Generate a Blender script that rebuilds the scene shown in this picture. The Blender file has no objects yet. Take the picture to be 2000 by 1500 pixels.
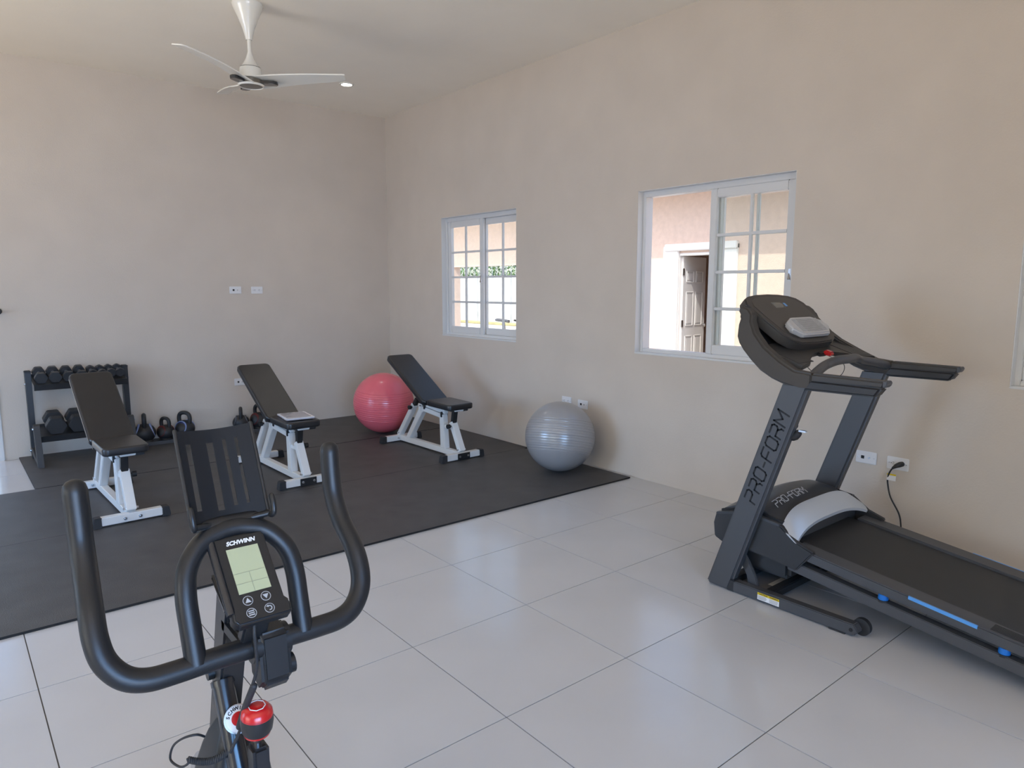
import bpy, bmesh, math, random
from mathutils import Vector, Matrix
random.seed(7)
S = bpy.context.scene
PI = math.pi
R = math.radians

# ------------------------------------------------------------------ camera, sky, sun, daylight, exposure
cam_d = bpy.data.cameras.new('camera'); cam = bpy.data.objects.new('camera', cam_d)
S.collection.objects.link(cam); S.camera = cam
cam_d.sensor_width = 36.0; cam_d.lens = 1367.6 / 2000 * 36.0
cam_d.clip_start = .02; cam_d.clip_end = 300
cam.location = (-4.029, -7.115, 1.435)
cam.rotation_euler = (R(90 - 7.847), 0, R(50.592 - 90))

S.view_settings.view_transform = 'Standard'; S.view_settings.look = 'None'
S.view_settings.exposure = -0.27; S.view_settings.gamma = 1.0
S.view_settings.use_curve_mapping = False
S.cycles.use_denoising = True
S.cycles.max_bounces = 10; S.cycles.diffuse_bounces = 6; S.cycles.transparent_max_bounces = 16
S.cycles.sample_clamp_indirect = 6.0

W = bpy.data.worlds.new('world'); S.world = W; W.use_nodes = True
wn = W.node_tree; bg = wn.nodes['Background']
sky = wn.nodes.new('ShaderNodeTexSky'); sky.sky_type = 'NISHITA'; sky.sun_disc = False
sky.sun_elevation = R(50); sky.sun_rotation = R(-100); sky.air_density = 1.0; sky.dust_density = 2.2
wn.links.new(sky.outputs[0], bg.inputs[0]); bg.inputs[1].default_value = 0.62

sun_d = bpy.data.lights.new('sun', 'SUN'); sun = bpy.data.objects.new('sun', sun_d); S.collection.objects.link(sun)
sun_d.energy = 4.4; sun_d.angle = R(0.6); sun_d.color = (1.0, .95, .86)
sd = Vector((.61, .30, -.74)); sun.rotation_euler = sd.to_track_quat('-Z', 'Y').to_euler()

def area(name, loc, direction, sx, sy, power, color, spread=180):
    d = bpy.data.lights.new(name, 'AREA'); d.shape = 'RECTANGLE'; d.size = sx; d.size_y = sy
    d.energy = power; d.color = color; d.spread = R(spread)
    o = bpy.data.objects.new(name, d); S.collection.objects.link(o); o.location = loc
    o.rotation_euler = Vector(direction).to_track_quat('-Z', 'Y').to_euler()
    return o
# daylight entering by the glazed openings of the left wall and of the wall behind the camera:
# cool from the sky (downward), warm from the sunlit yard (upward)
SKYC = (.17, .47, 1.0); GRDC = (1.0, .80, .50)
def opening(name, x, y, ax, w, sky_p, ground_p, tilt=.45, skyc=SKYC, gt=1.15):
    d = Vector((1, 0, 0)) if ax == 'x' else Vector((0, 1, 0))
    area(name + '_sky', Vector((x, y, 1.35)), d + Vector((0, 0, -tilt)), w, 2.0, sky_p, skyc, 100)
    area(name + '_ground', Vector((x, y, 1.05)) + d * .02, d + Vector((0, 0, gt)), w, 1.8, ground_p, GRDC, 115)
opening('daylight_left', -7.05, -2.6, 'x', 2.2, 44, 54, .28)
opening('daylight_left_fill', -7.05, -6.4, 'x', 2.2, 8, 6, 1.0, (1.0, .92, .84))  # downward lamp is a warm fill added to brighten the left floor
opening('daylight_front', -4.9, -10.4, 'y', 3.4, 136, 122, .36, SKYC, .95)

# ------------------------------------------------------------------ helpers
COL = S.collection
def link(o): COL.objects.link(o); return o

def mat(name, color, rough=.5, metal=0.0, var=0.0, vscale=8.0, bump=0.0, bscale=200.0, coat=0.0, spec=.5, emit=None, estr=0.0, sheen=0.0):
    m = bpy.data.materials.new(name); m.use_nodes = True
    nt = m.node_tree; p = nt.nodes['Principled BSDF']
    c = (*color, 1.0)
    p.inputs['Base Color'].default_value = c; p.inputs['Roughness'].default_value = rough
    p.inputs['Metallic'].default_value = metal; p.inputs['Specular IOR Level'].default_value = spec
    if coat: p.inputs['Coat Weight'].default_value = coat; p.inputs['Coat Roughness'].default_value = .12
    if emit: p.inputs['Emission Color'].default_value = (*emit, 1); p.inputs['Emission Strength'].default_value = estr
    tc = nt.nodes.new('ShaderNodeTexCoord')
    if var:
        n = nt.nodes.new('ShaderNodeTexNoise'); n.inputs['Scale'].default_value = vscale; n.inputs['Detail'].default_value = 6
        nt.links.new(tc.outputs['Object'], n.inputs['Vector'])
        r = nt.nodes.new('ShaderNodeValToRGB')
        r.color_ramp.elements[0].position = .3; r.color_ramp.elements[1].position = .7
        r.color_ramp.elements[0].color = tuple(max(0, v * (1 - var)) for v in color) + (1,)
        r.color_ramp.elements[1].color = tuple(min(1, v * (1 + var)) for v in color) + (1,)
        nt.links.new(n.outputs['Fac'], r.inputs['Fac']); nt.links.new(r.outputs['Color'], p.inputs['Base Color'])
    if bump:
        n2 = nt.nodes.new('ShaderNodeTexNoise'); n2.inputs['Scale'].default_value = bscale; n2.inputs['Detail'].default_value = 4
        nt.links.new(tc.outputs['Object'], n2.inputs['Vector'])
        b = nt.nodes.new('ShaderNodeBump'); b.inputs['Strength'].default_value = bump; b.inputs['Distance'].default_value = .01
        nt.links.new(n2.outputs['Fac'], b.inputs['Height']); nt.links.new(b.outputs['Normal'], p.inputs['Normal'])
    return m

def glass_mat(name, tint=(.96, .98, .97), refl=.10):
    m = bpy.data.materials.new(name); m.use_nodes = True; nt = m.node_tree; nt.nodes.clear()
    out = nt.nodes.new('ShaderNodeOutputMaterial'); t = nt.nodes.new('ShaderNodeBsdfTransparent'); t.inputs[0].default_value = (*tint, 1)
    g = nt.nodes.new('ShaderNodeBsdfGlossy'); g.inputs['Roughness'].default_value = .02
    lw = nt.nodes.new('ShaderNodeLayerWeight'); lw.inputs[0].default_value = .5
    pw = nt.nodes.new('ShaderNodeMath'); pw.operation = 'POWER'; pw.inputs[1].default_value = 4.0; nt.links.new(lw.outputs['Facing'], pw.inputs[0])
    f = nt.nodes.new('ShaderNodeMath'); f.operation = 'MULTIPLY_ADD'; f.inputs[1].default_value = .5; f.inputs[2].default_value = .035; nt.links.new(pw.outputs[0], f.inputs[0])
    mx = nt.nodes.new('ShaderNodeMixShader')
    nt.links.new(f.outputs[0], mx.inputs[0]); nt.links.new(t.outputs[0], mx.inputs[1]); nt.links.new(g.outputs[0], mx.inputs[2])
    nt.links.new(mx.outputs[0], out.inputs[0])
    return m

def BM(): return bmesh.new()

def finish(bm, name, smooth=35):
    bmesh.ops.recalc_face_normals(bm, faces=bm.faces)
    me = bpy.data.meshes.new(name); bm.to_mesh(me); bm.free()
    if smooth:
        me.polygons.foreach_set('use_smooth', [True] * len(me.polygons)); me.set_sharp_from_angle(angle=R(smooth))
    return me

def obj(name, bm, m, parent=None, org=(0, 0, 0), smooth=35, wn=True):
    ox, oy, oz = org
    if ox or oy or oz: bmesh.ops.translate(bm, verts=bm.verts, vec=(-ox, -oy, -oz))
    me = finish(bm, name, smooth)
    me.materials.append(m)
    o = bpy.data.objects.new(name, me); link(o)
    if parent: o.parent = parent
    if smooth and wn:
        wm = o.modifiers.new('weighted_normal', 'WEIGHTED_NORMAL'); wm.keep_sharp = True; wm.weight = 80
    return o

def empty(name, loc=(0, 0, 0)):
    o = bpy.data.objects.new(name, None); o.empty_display_size = .1; link(o); o.location = loc; return o

def tag(o, label, cat, group=None):
    o['label'] = label; o['category'] = cat
    if group: o['group'] = group
    return o

def struct(o): o['kind'] = 'structure'; return o

def copy_tree(o, parent=None):
    c = o.copy(); link(c); c.parent = parent
    for ch in list(o.children): copy_tree(ch, c)
    return c

def box(bm, a, b, bev=0, seg=2, M=None):
    """axis box from corner a to corner b"""
    t = bmesh.new()
    bmesh.ops.create_cube(t, size=1)
    c = [(a[i] + b[i]) / 2 for i in range(3)]; s = [abs(b[i] - a[i]) for i in range(3)]
    bmesh.ops.scale(t, vec=s, verts=t.verts); bmesh.ops.translate(t, vec=c, verts=t.verts)
    if bev: bmesh.ops.bevel(t, geom=t.edges[:], offset=min(bev, min(s) * .45), segments=seg, affect='EDGES', clamp_overlap=True)
    if M is not None: bmesh.ops.transform(t, matrix=M, verts=t.verts)
    merge(bm, t); return bm

def merge(bm, t):
    me = bpy.data.meshes.new('tmp'); t.to_mesh(me); t.free(); bm.from_mesh(me); bpy.data.meshes.remove(me)

def beam(bm, p, q, w, h, up=(0, 0, 1), bev=.003):
    """rectangular bar from p to q; w across, h along 'up' side"""
    p = Vector(p); q = Vector(q); d = q - p; L = d.length; z = d.normalized()
    u = Vector(up); x = u.cross(z)
    if x.length < 1e-4: x = Vector((1, 0, 0)).cross(z)
    x.normalize(); y = z.cross(x)
    M = Matrix((x, y, z)).transposed().to_4x4(); M.translation = (p + q) / 2
    return box(bm, (-w / 2, -h / 2, -L / 2), (w / 2, h / 2, L / 2), bev, 2, M)

def prism(bm, poly, a0, a1, axis='x', bev=0, seg=2):
    """polygon in the other two axes, extruded along axis from a0 to a1"""
    def P(u, v, w):
        return {'x': (w, u, v), 'y': (u, w, v), 'z': (u, v, w)}[axis]
    t = bmesh.new()
    vs = [t.verts.new(P(u, v, a0)) for u, v in poly]; f = t.faces.new(vs)
    r = bmesh.ops.extrude_face_region(t, geom=[f])
    d = {'x': (a1 - a0, 0, 0), 'y': (0, a1 - a0, 0), 'z': (0, 0, a1 - a0)}[axis]
    bmesh.ops.translate(t, vec=d, verts=[e for e in r['geom'] if isinstance(e, bmesh.types.BMVert)])
    bmesh.ops.recalc_face_normals(t, faces=t.faces)
    if bev:
        ed = [e for e in t.edges if len(e.link_faces) == 2 and e.calc_face_angle(0) > R(40)]
        bmesh.ops.bevel(t, geom=ed, offset=bev, segments=seg, affect='EDGES', clamp_overlap=True)
    merge(bm, t); return bm

def sweep(bm, path, rad, seg=12, caps=True, ry=None, round_ends=False):
    """circular (or elliptic) tube along a polyline"""
    P = [Vector(p) for p in path]; n = len(P)
    rs = rad if isinstance(rad, (list, tuple)) else [rad] * n
    if round_ends:
        a = (P[0] - P[1]).normalized(); b = (P[-1] - P[-2]).normalized(); r0 = rs[0]; r1 = rs[-1]
        head = [P[0] + a * r0 * k for k in (.95, .8, .5)]; hr = [r0 * k for k in (.25, .6, .87)]
        tail = [P[-1] + b * r1 * k for k in (.5, .8, .95)]; tr = [r1 * k for k in (.87, .6, .25)]
        P = head + P + tail; rs = hr + list(rs) + tr; n = len(P)
    T = []
    for i in range(n):
        a = P[max(i - 1, 0)]; b = P[min(i + 1, n - 1)]; T.append((b - a).normalized())
    u = T[0].orthogonal().normalized()
    if ry is not None:
        u = (Vector((0, 0, 1)) - T[0] * T[0].z); u = u.normalized() if u.length > 1e-3 else T[0].orthogonal().normalized()
    rings = []
    for i in range(n):
        u = (u - T[i] * u.dot(T[i])).normalized(); v = T[i].cross(u)
        k = (ry / rs[i]) if ry is not None else 1
        rings.append([bm.verts.new(P[i] + (u * math.cos(2 * PI * j / seg) * k + v * math.sin(2 * PI * j / seg)) * rs[i]) for j in range(seg)])
    for i in range(n - 1):
        for j in range(seg):
            bm.faces.new((rings[i][j], rings[i][(j + 1) % seg], rings[i + 1][(j + 1) % seg], rings[i + 1][j]))
    if caps:
        bm.faces.new(rings[0][::-1]); bm.faces.new(rings[-1])
    return bm

def crv(pts, k=6):
    """Catmull-Rom through points"""
    P = [Vector(p) for p in pts]; out = []
    for i in range(len(P) - 1):
        p0 = P[max(i - 1, 0)]; p1 = P[i]; p2 = P[i + 1]; p3 = P[min(i + 2, len(P) - 1)]
        for j in range(k):
            t = j / k
            out.append(.5 * ((2 * p1) + (p2 - p0) * t + (2 * p0 - 5 * p1 + 4 * p2 - p3) * t * t + (3 * p1 - p0 - 3 * p2 + p3) * t ** 3))
    out.append(P[-1]); return out

def cyl(bm, p, q, r, seg=20, r2=None):
    return sweep(bm, [p, q], [r, r2 if r2 is not None else r], seg)

def lathe(bm, prof, seg=32, M=None, ring=False):
    """profile list of (radius, z)"""
    t = bmesh.new(); rings = []; closed = ring
    for r, z in prof:
        if r < 1e-6: rings.append([t.verts.new((0, 0, z))])
        else: rings.append([t.verts.new((r * math.cos(2 * PI * j / seg), r * math.sin(2 * PI * j / seg), z)) for j in range(seg)])
    for a, b in zip(rings, rings[1:] + (rings[:1] if ring else [])):
        for j in range(seg):
            k = (j + 1) % seg
            if len(a) == 1 and len(b) == 1: continue
            if len(a) == 1: t.faces.new((a[0], b[j], b[k]))
            elif len(b) == 1: t.faces.new((a[j], a[k], b[0]))
            else: t.faces.new((a[j], a[k], b[k], b[j]))
    for rg in (rings[0], rings[-1]):
        if len(rg) > 1 and not closed: t.faces.new(rg)
    if M is not None: bmesh.ops.transform(t, matrix=M, verts=t.verts)
    merge(bm, t); return bm

def rrect(w, h, r, k=5, notch=None):
    r = max(1e-4, min(r, w / 2 - 1e-4, h / 2 - 1e-4)); o = []
    for cx, cy, a0 in ((w / 2 - r, h / 2 - r, 0), (-w / 2 + r, h / 2 - r, 90), (-w / 2 + r, -h / 2 + r, 180), (w / 2 - r, -h / 2 + r, 270)):
        for i in range(k + 1):
            a = R(a0 + 90 * i / k); o.append((cx + r * math.cos(a), cy + r * math.sin(a)))
    return o

def pad(bm, w, h, t, r, b, M, k=5, crown=0.0):
    """upholstered slab: rounded rectangle w x h, thick t (local +z), soft edge b"""
    tm = bmesh.new(); L = [(b, 0), (b * .3, b * .3), (0, b), (0, t - b), (b * .3, t - b * .3), (b, t)]
    rings = []
    for i, z in L: rings.append([tm.verts.new((x, y, z)) for x, y in rrect(w - 2 * i, h - 2 * i, r - i, k)])
    n = len(rings[0])
    for a, c in zip(rings, rings[1:]):
        for j in range(n): tm.faces.new((a[j], a[(j + 1) % n], c[(j + 1) % n], c[j]))
    tm.faces.new(rings[0][::-1]); tm.faces.new(rings[-1])
    bmesh.ops.transform(tm, matrix=M, verts=tm.verts)
    merge(bm, tm); return bm

def frame(o, x, y, z):
    M = Matrix((Vector(x).normalized(), Vector(y).normalized(), Vector(z).normalized())).transposed().to_4x4(); M.translation = Vector(o); return M

def text_bm(body, size, M, ext=.0006, shear=0, space=1.0, off=0.0, xs=1.0, align='CENTER'):
    c = bpy.data.curves.new('txt', 'FONT'); c.body = body; c.size = size; c.extrude = ext; c.shear = shear
    c.space_character = space; c.offset = off; c.align_x = align; c.align_y = 'CENTER'; c.resolution_u = 3
    o = bpy.data.objects.new('txt', c); link(o); bpy.context.view_layer.update()
    me = bpy.data.meshes.new_from_object(o.evaluated_get(bpy.context.evaluated_depsgraph_get()))
    bm = bmesh.new(); bm.from_mesh(me)
    bmesh.ops.scale(bm, vec=(xs, 1, 1), verts=bm.verts); bmesh.ops.transform(bm, matrix=M, verts=bm.verts)
    bpy.data.meshes.remove(me); bpy.data.objects.remove(o); bpy.data.curves.remove(c)
    return bm

STROKES = {'P': (.8, [[(0, 0), (0, .45), (.62, .45), (.8, .6), (.8, .85), (.66, 1), (0, 1)]]),
           'R': (.8, [[(0, 0), (0, .45), (.62, .45), (.8, .6), (.8, .85), (.66, 1), (0, 1)], [(.5, .45), (.8, .2), (.8, 0)]]),
           'O': (.85, [[(.15, 0), (0, .15), (0, .85), (.15, 1), (.7, 1), (.85, .85), (.85, .15), (.7, 0), (.15, 0)]]),
           '-': (.45, [[(.02, .45), (.43, .45)]]),
           'F': (.75, [[(0, 0), (0, .85), (.16, 1), (.78, 1)], [(0, .48), (.66, .48)]]),
           'M': (1.0, [[(0, 0), (0, 1), (.5, .38), (1.0, 1), (1.0, 0)]])}
def stroke_text(bm, s, h, length, M, t, ext, shear=.2):
    tot = sum(STROKES[c][0] for c in s) + .28 * (len(s) - 1); k = length / tot; x = 0
    for ch in s:
        w, lines = STROKES[ch]
        for L in lines:
            pts = [((x + a) * k + shear * b * h, b * h) for a, b in L]
            for p, q in zip(pts, pts[1:]):
                d = Vector((q[0] - p[0], q[1] - p[1], 0)); l = d.length; d.normalize(); nrm = Vector((-d.y, d.x, 0))
                Ml = Matrix((d, nrm, Vector((0, 0, 1)))).transposed().to_4x4(); Ml.translation = Vector(((p[0] + q[0]) / 2, (p[1] + q[1]) / 2, 0))
                box(bm, (-l / 2 - t * .4, -t / 2, 0), (l / 2 + t * .4, t / 2, ext), 0, 1, M @ Ml)
        x += w + .28
    return bm

# ------------------------------------------------------------------ materials
M_wall = mat('wall_paint', (.585, .514, .440), .62, var=.03, vscale=3, bump=.10, bscale=90)
M_ceil = mat('ceiling_paint', (.88, .825, .74), .7, var=.02, vscale=2, bump=.08, bscale=60)
M_tile = mat('porcelain_tile', (.545, .55, .565), .17, var=.035, vscale=2.2, bump=.012, bscale=40, spec=.5)
M_grout = mat('grout', (.11, .10, .09), .9)
M_rub = mat('rubber_mat', (.066, .064, .065), .50, var=.18, vscale=6, bump=.35, bscale=260, spec=.45)
M_rackleg = mat('rack_leg_grey', (.034, .034, .036), .5)
M_rubedge = mat('rubber_mat_cut_edge', (.008, .008, .008), .75)
M_white = mat('window_white', (.66, .655, .645), .35)
M_wpaint = mat('bench_white_enamel', (.72, .72, .71), .32, coat=.2)
M_black = mat('black_plastic', (.018, .018, .019), .42)
M_blackm = mat('black_metal', (.020, .020, .022), .38, coat=.1)
M_rubber = mat('black_rubber', (.022, .022, .024), .62, bump=.12, bscale=400)
M_vinyl = mat('bench_vinyl', (.017, .017, .019), .30, var=.1, vscale=20, bump=.10, bscale=500, spec=.55)
M_steel = mat('steel', (.55, .55, .56), .28, metal=1)
M_pink = mat('pink_ball_vinyl', (.80, .15, .19), .26, coat=.25, var=.03, vscale=3)
M_grey = mat('grey_ball_vinyl', (.34, .34, .35), .28, coat=.35, metal=.15, var=.03, vscale=3)
M_plate = mat('outlet_white', (.74, .73, .73), .35)
M_hole = mat('socket_dark', (.008, .008, .010), .6)
M_tgrey = mat('treadmill_grey_paint', (.060, .061, .066), .42, spec=.5)
M_tblk = mat('treadmill_black_plastic', (.022, .022, .024), .48, bump=.06, bscale=600)
M_tdark = mat('treadmill_console_charcoal', (.045, .041, .038), .50, bump=.05, bscale=700)
M_belt = mat('treadmill_belt', (.020, .020, .021), .48, var=.12, vscale=12, bump=.15, bscale=900)
M_silver = mat('treadmill_silver', (.62, .66, .71), .28, metal=.45)
M_hood = mat('treadmill_hood', (.040, .041, .045), .34)
M_blue = mat('blue_strip', (.10, .33, .72), .35)
M_bluec = mat('blue_cushion', (.01, .16, .55), .4)
M_red = mat('red_plastic', (.55, .012, .015), .25, coat=.4)
M_podw = mat('console_pod_grey', (.52, .52, .53), .32, metal=.2)
M_podd = mat('console_grille_grey', (.20, .20, .21), .45)
M_lcd = mat('lcd', (.40, .43, .27), .22, coat=.3)
M_lcdl = mat('lcd_line', (.27, .29, .19), .4)
M_tlcd = mat('treadmill_lcd', (.13, .13, .12), .2)
M_ink = mat('white_print', (.78, .78, .78), .45)
M_inkg = mat('grey_print', (.40, .41, .43), .45)
M_grip = mat('bike_grip_coating', (.011, .012, .014), .40, bump=.05, bscale=500, spec=.45)
M_bike = mat('bike_black_paint', (.016, .017, .020), .26, coat=.3)
M_bikep = mat('bike_plastic', (.011, .012, .014), .38, spec=.45)
M_fanw = mat('fan_white_gloss', (.74, .72, .66), .22, coat=.3)
M_fanb = mat('fan_black_gloss', (.02, .02, .022), .08, coat=.4)
M_fang = mat('fan_cap_grey', (.16, .145, .12), .3, metal=.4)
M_kb = mat('kettlebell_black', (.020, .020, .022), .5)
M_kbb = mat('kettlebell_blue', (.012, .022, .085), .4)
M_kbbl = mat('kettlebell_light_blue', (.22, .28, .50), .4)
M_kbr = mat('kettlebell_red', (.10, .012, .012), .4)
M_kbg = mat('kettlebell_grey', (.09, .09, .10), .4)
M_hex = mat('dumbbell_rubber', (.030, .031, .034), .45, bump=.08, bscale=300)
M_paper = mat('paper', (.72, .72, .75), .5)
M_film = mat('plastic_sleeve', (.45, .43, .48), .15, coat=.5)
M_yel = mat('yellow_label', (.72, .52, .01), .45)
M_stucco = mat('stucco_peach', (.66, .51, .43), .9, var=.05, vscale=14, bump=.5, bscale=60)
M_trimw = mat('exterior_white_trim', (.74, .72, .70), .5)
M_conc = mat('concrete_fence', (.52, .53, .54), .9, var=.12, vscale=2, bump=.3, bscale=30)
M_grd = mat('yard_concrete', (.66, .62, .54), .9, var=.08, vscale=1.5)
M_leaf = mat('hedge_leaf', (.07, .15, .035), .6, var=.5, vscale=2.5)
M_wire = mat('razor_wire', (.42, .43, .44), .4, metal=.7)
M_soil = mat('dry_grass', (.40, .34, .16), .95, var=.2, vscale=3)
M_glass = glass_mat('window_glass')
M_led = mat('led_diffuser', (.9, .9, .9), .5, emit=(1.0, .97, .92), estr=9.0)
M_roof = mat('sun_block_underside', (.62, .58, .52), .8)  # for the unseen roof added as a sun block

# ------------------------------------------------------------------ room shell
H = 3.286; XL = -7.456; YF = -10.815; TH = .14
OP = -3.675       # back wall ends here: doorway begins
DW = -4.65        # far side of doorway

bm = BM(); box(bm, (XL - .2, YF - .2, -.12), (0, 0, -.003))
floor = struct(obj('floor', bm, M_grout, smooth=0))
bm = BM(); box(bm, (-.298, -.298, -.008), (.298, .298, 0)); tm_full = finish(bm, 'tile', 0); tm_full.materials.append(M_tile)
bm = BM(); box(bm, (-.126, -.298, -.008), (.126, .298, 0)); tm_cut = finish(bm, 'tile_cut', 0); tm_cut.materials.append(M_tile)
for j in range(18):
    yc = -.015 - .3 - .6 * j
    for i in range(13):
        if i == 0: me, xc = tm_cut, -.128
        else: me, xc = tm_full, -.256 - .3 - .6 * (i - 1)
        if xc < XL: continue
        t = bpy.data.objects.new('tile', me); link(t); t.location = (xc, yc, 0); t.parent = floor

bm = BM(); box(bm, (XL - .2, YF - .2, H), (TH, TH, H + .12))
struct(obj('ceiling', bm, M_ceil, smooth=0))
# back wall with doorway at its left end
bm = BM(); box(bm, (OP, 0, -.1), (TH, TH, H)); box(bm, (XL - .2, 0, -.1), (DW, TH, H)); box(bm, (DW, 0, 2.12), (OP, TH, H))
struct(obj('wall_back', bm, M_wall, smooth=0))
# right wall with three window holes
WZ0, WZ1 = .952, 2.128
WIN = [(-1.085, -2.271), (-3.656, -4.875), (-6.04, -7.25)]
bm = BM(); ys = [0] + [v for w in WIN for v in w] + [YF - .2]
for k in range(0, len(ys), 2): box(bm, (0, ys[k + 1], -.1), (TH, ys[k], H))
for a, b in WIN:
    box(bm, (0, b, -.1), (TH, a, WZ0)); box(bm, (0, b, WZ1), (TH, a, H))
struct(obj('wall_right', bm, M_wall, smooth=0))
# left wall with two glazed openings, wall behind the camera with one
def wall_open(name, axis, c0, c1, holes, lo, hi, top):
    bm = BM(); cur = lo
    def bx(a, b, z0, z1):
        if axis == 'x': box(bm, (c0, a, z0), (c1, b, z1))
        else: box(bm, (a, c0, z0), (b, c1, z1))
    for a, b in holes:
        bx(cur, a, -.1, H); bx(a, b, top, H); cur = b
    bx(cur, hi, -.1, H); return struct(obj(name, bm, M_wall, smooth=0))
wall_open('wall_left', 'x', XL - .14, XL, [(-7.6, -5.2), (-3.8, -1.4)], YF - .2, .14, 2.45)
wall_open('wall_front', 'y', YF - .14, YF, [(-6.7, -3.1)], XL - .2, .14, 2.45)
# glazed doors in those openings
def glazed(name, axis, c, a, b, top, n):
    g = struct(empty(name)); bm = BM()
    def bx(bm, p, q, z0, z1, t=.05):
        if axis == 'x': box(bm, (c - t / 2, p, z0), (c + t / 2, q, z1), .004)
        else: box(bm, (p, c - t / 2, z0), (q, c + t / 2, z1), .004)
    bx(bm, a, b, top - .06, top, .046); bx(bm, a, b, 0, .06, .046)
    w = (b - a) / n
    for k in range(n + 1): bx(bm, max(a, a + k * w - .04), min(b, a + k * w + .04), .0, top)
    obj('frame', bm, M_white, g)
    for k in range(n):
        bm = BM(); bx(bm, a + k * w + .03, a + (k + 1) * w - .03, .05, top - .05, .006); obj('pane', bm, M_glass, g)
    return g
glazed('door_2', 'x', XL - .09, -7.6, -5.2, 2.45, 2); glazed('door_3', 'x', XL - .09, -3.8, -1.4, 2.45, 2)
glazed('door_4', 'y', YF - .09, -6.7, -3.1, 2.45, 3)
# doorway frame at the left end of the back wall
bm = BM(); box(bm, (OP - .045, -.012, 0), (OP, TH + .01, 2.12), .004); box(bm, (DW, -.012, 0), (DW + .045, TH + .01, 2.12), .004); box(bm, (DW + .044, -.0115, 2.075), (OP - .044, TH + .0095, 2.12), .004)
struct(obj('door_1', bm, M_white))

# ------------------------------------------------------------------ windows
def sash(parent, x0, x1, ya, yb, z0, z1, latch=None):
    """one sash between ya (left) and yb (right, more negative), depth x0..x1, 2 x 4 panes"""
    st = .052; s = BM()
    box(s, (x0, ya - st, z0), (x1, ya, z1), .004); box(s, (x0, yb, z0), (x1, yb + st, z1), .004)
    box(s, (x0, yb + st, z0), (x1, ya - st, z0 + st + .012), .004); box(s, (x0, yb + st, z1 - st - .006), (x1, ya - st, z1), .004)
    so = obj('sash', s, M_white, parent)
    iy0, iy1, iz0, iz1 = yb + st, ya - st, z0 + st + .012, z1 - st - .006
    xm = (x0 + x1) / 2; mw = .020; ym = (iy0 + iy1) / 2
    b = BM(); box(b, (xm - .010, ym - mw / 2, iz0), (xm + .010, ym + mw / 2, iz1), .003); obj('muntin', b, M_white, so)
    for k in (1, 2, 3):
        zz = iz0 + (iz1 - iz0) * k / 4
        b = BM(); box(b, (xm - .0095, iy0, zz - mw / 2), (xm + .0095, iy1, zz + mw / 2), .003); obj('muntin', b, M_white, so)
    for c in range(2):
        for k in range(4):
            za = iz0 + (iz1 - iz0) * k / 4; zb = iz0 + (iz1 - iz0) * (k + 1) / 4
            a, d = (iy0, ym) if c == 0 else (ym, iy1)
            b = BM(); box(b, (xm - .002, a + .006, za + .006), (xm + .002, d - .006, zb - .006)); obj('pane', b, M_glass, so, smooth=0)
    if latch is not None:
        b = BM(); zc = (z0 + z1) / 2 - .02
        box(b, (x0 - .012, latch - .010, zc - .035), (x0, latch + .010, zc + .035), .003); cyl(b, (x0 - .022, latch, zc - .03), (x0 - .004, latch + .004, zc + .012), .006, 10)
        obj('latch', b, M_steel, so)
def window(n, a, b):
    g = struct(empty('window_%d' % n)); f = BM(); fw = .03
    x0, x1 = .055, .135
    box(f, (x0, a - fw, WZ0), (x1, a, WZ1), .003); box(f, (x0, b, WZ0), (x1, b + fw, WZ1), .003)
    box(f, (x0 + .0006, b + fw - .001, WZ0), (x1 - .0006, a - fw + .001, WZ0 + fw), .003); box(f, (x0 + .0006, b + fw - .001, WZ1 - fw - .012), (x1 - .0006, a - fw + .001, WZ1), .003)
    obj('frame', f, M_white, g)
    s = BM(); box(s, (-.004, b - .0, WZ0 - .006), (.06, a, WZ0 + .006), .003); obj('sill', s, M_white, g)
    l = BM(); box(l, (.001, a - .004, WZ0 + .006), (.056, a - .0005, WZ1 - .002)); box(l, (.001, b + .0005, WZ0 + .006), (.056, b + .004, WZ1 - .002)); box(l, (.001, b, WZ1 - .005), (.056, a, WZ1 - .0005))
    obj('reveal', l, M_white, g)
    m = (a + b) / 2; i0, i1 = WZ0 + fw, WZ1 - fw - .012
    if n == 2:      # left half slid open behind the right half
        sash(g, .062, .092, m + .03, b + fw, i0, i1, b + fw + .012)
        sash(g, .098, .128, m + .0, b + .008, i0, i1)
    else:
        sash(g, .098, .128, m + .03, b + fw, i0, i1)
        sash(g, .062, .092, a - fw, m - .02, i0, i1, m + .0)
for n, (a, b) in enumerate(WIN): window(n + 1, a, b)

# ------------------------------------------------------------------ rubber floor mats
def rubber_mat(x0, x1, y0, y1, label):
    bm = BM(); box(bm, (x0, y0, .0005), (x1, y1, .012))
    o = obj('rubber_mat', bm, M_rub, smooth=0); o.data.materials.append(M_rubedge)
    for p in o.data.polygons:
        if p.normal.z < .9: p.material_index = 1
    tag(o, label, 'rubber mat', 'black rubber floor mats'); return o
rubber_mat(-1.80, -.03, -1.212, -.004, 'black rubber mat in the room corner under the pink ball')
rubber_mat(-3.58, -1.8004, -1.212, -.004, 'black rubber mat under the dumbbell rack against the back wall')
rubber_mat(-1.834, -.006, -2.442, -1.224, 'black rubber mat under the bench nearest the corner')
rubber_mat(-3.664, -1.8344, -2.442, -1.224, 'black rubber mat under the two left benches')
rubber_mat(-5.494, -3.6644, -2.442, -1.224, 'black rubber mat running out past the left picture edge behind the bike grip')
rubber_mat(-1.884, -.056, -3.692, -2.445, 'black rubber mat with the grey ball on it, edge at the tiles')
rubber_mat(-3.714, -1.8844, -3.692, -2.445, 'front black rubber mat seen through the bike handlebar')
rubber_mat(-5.544, -3.7144, -3.692, -2.445, 'front black rubber mat cut by the left picture edge')

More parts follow.
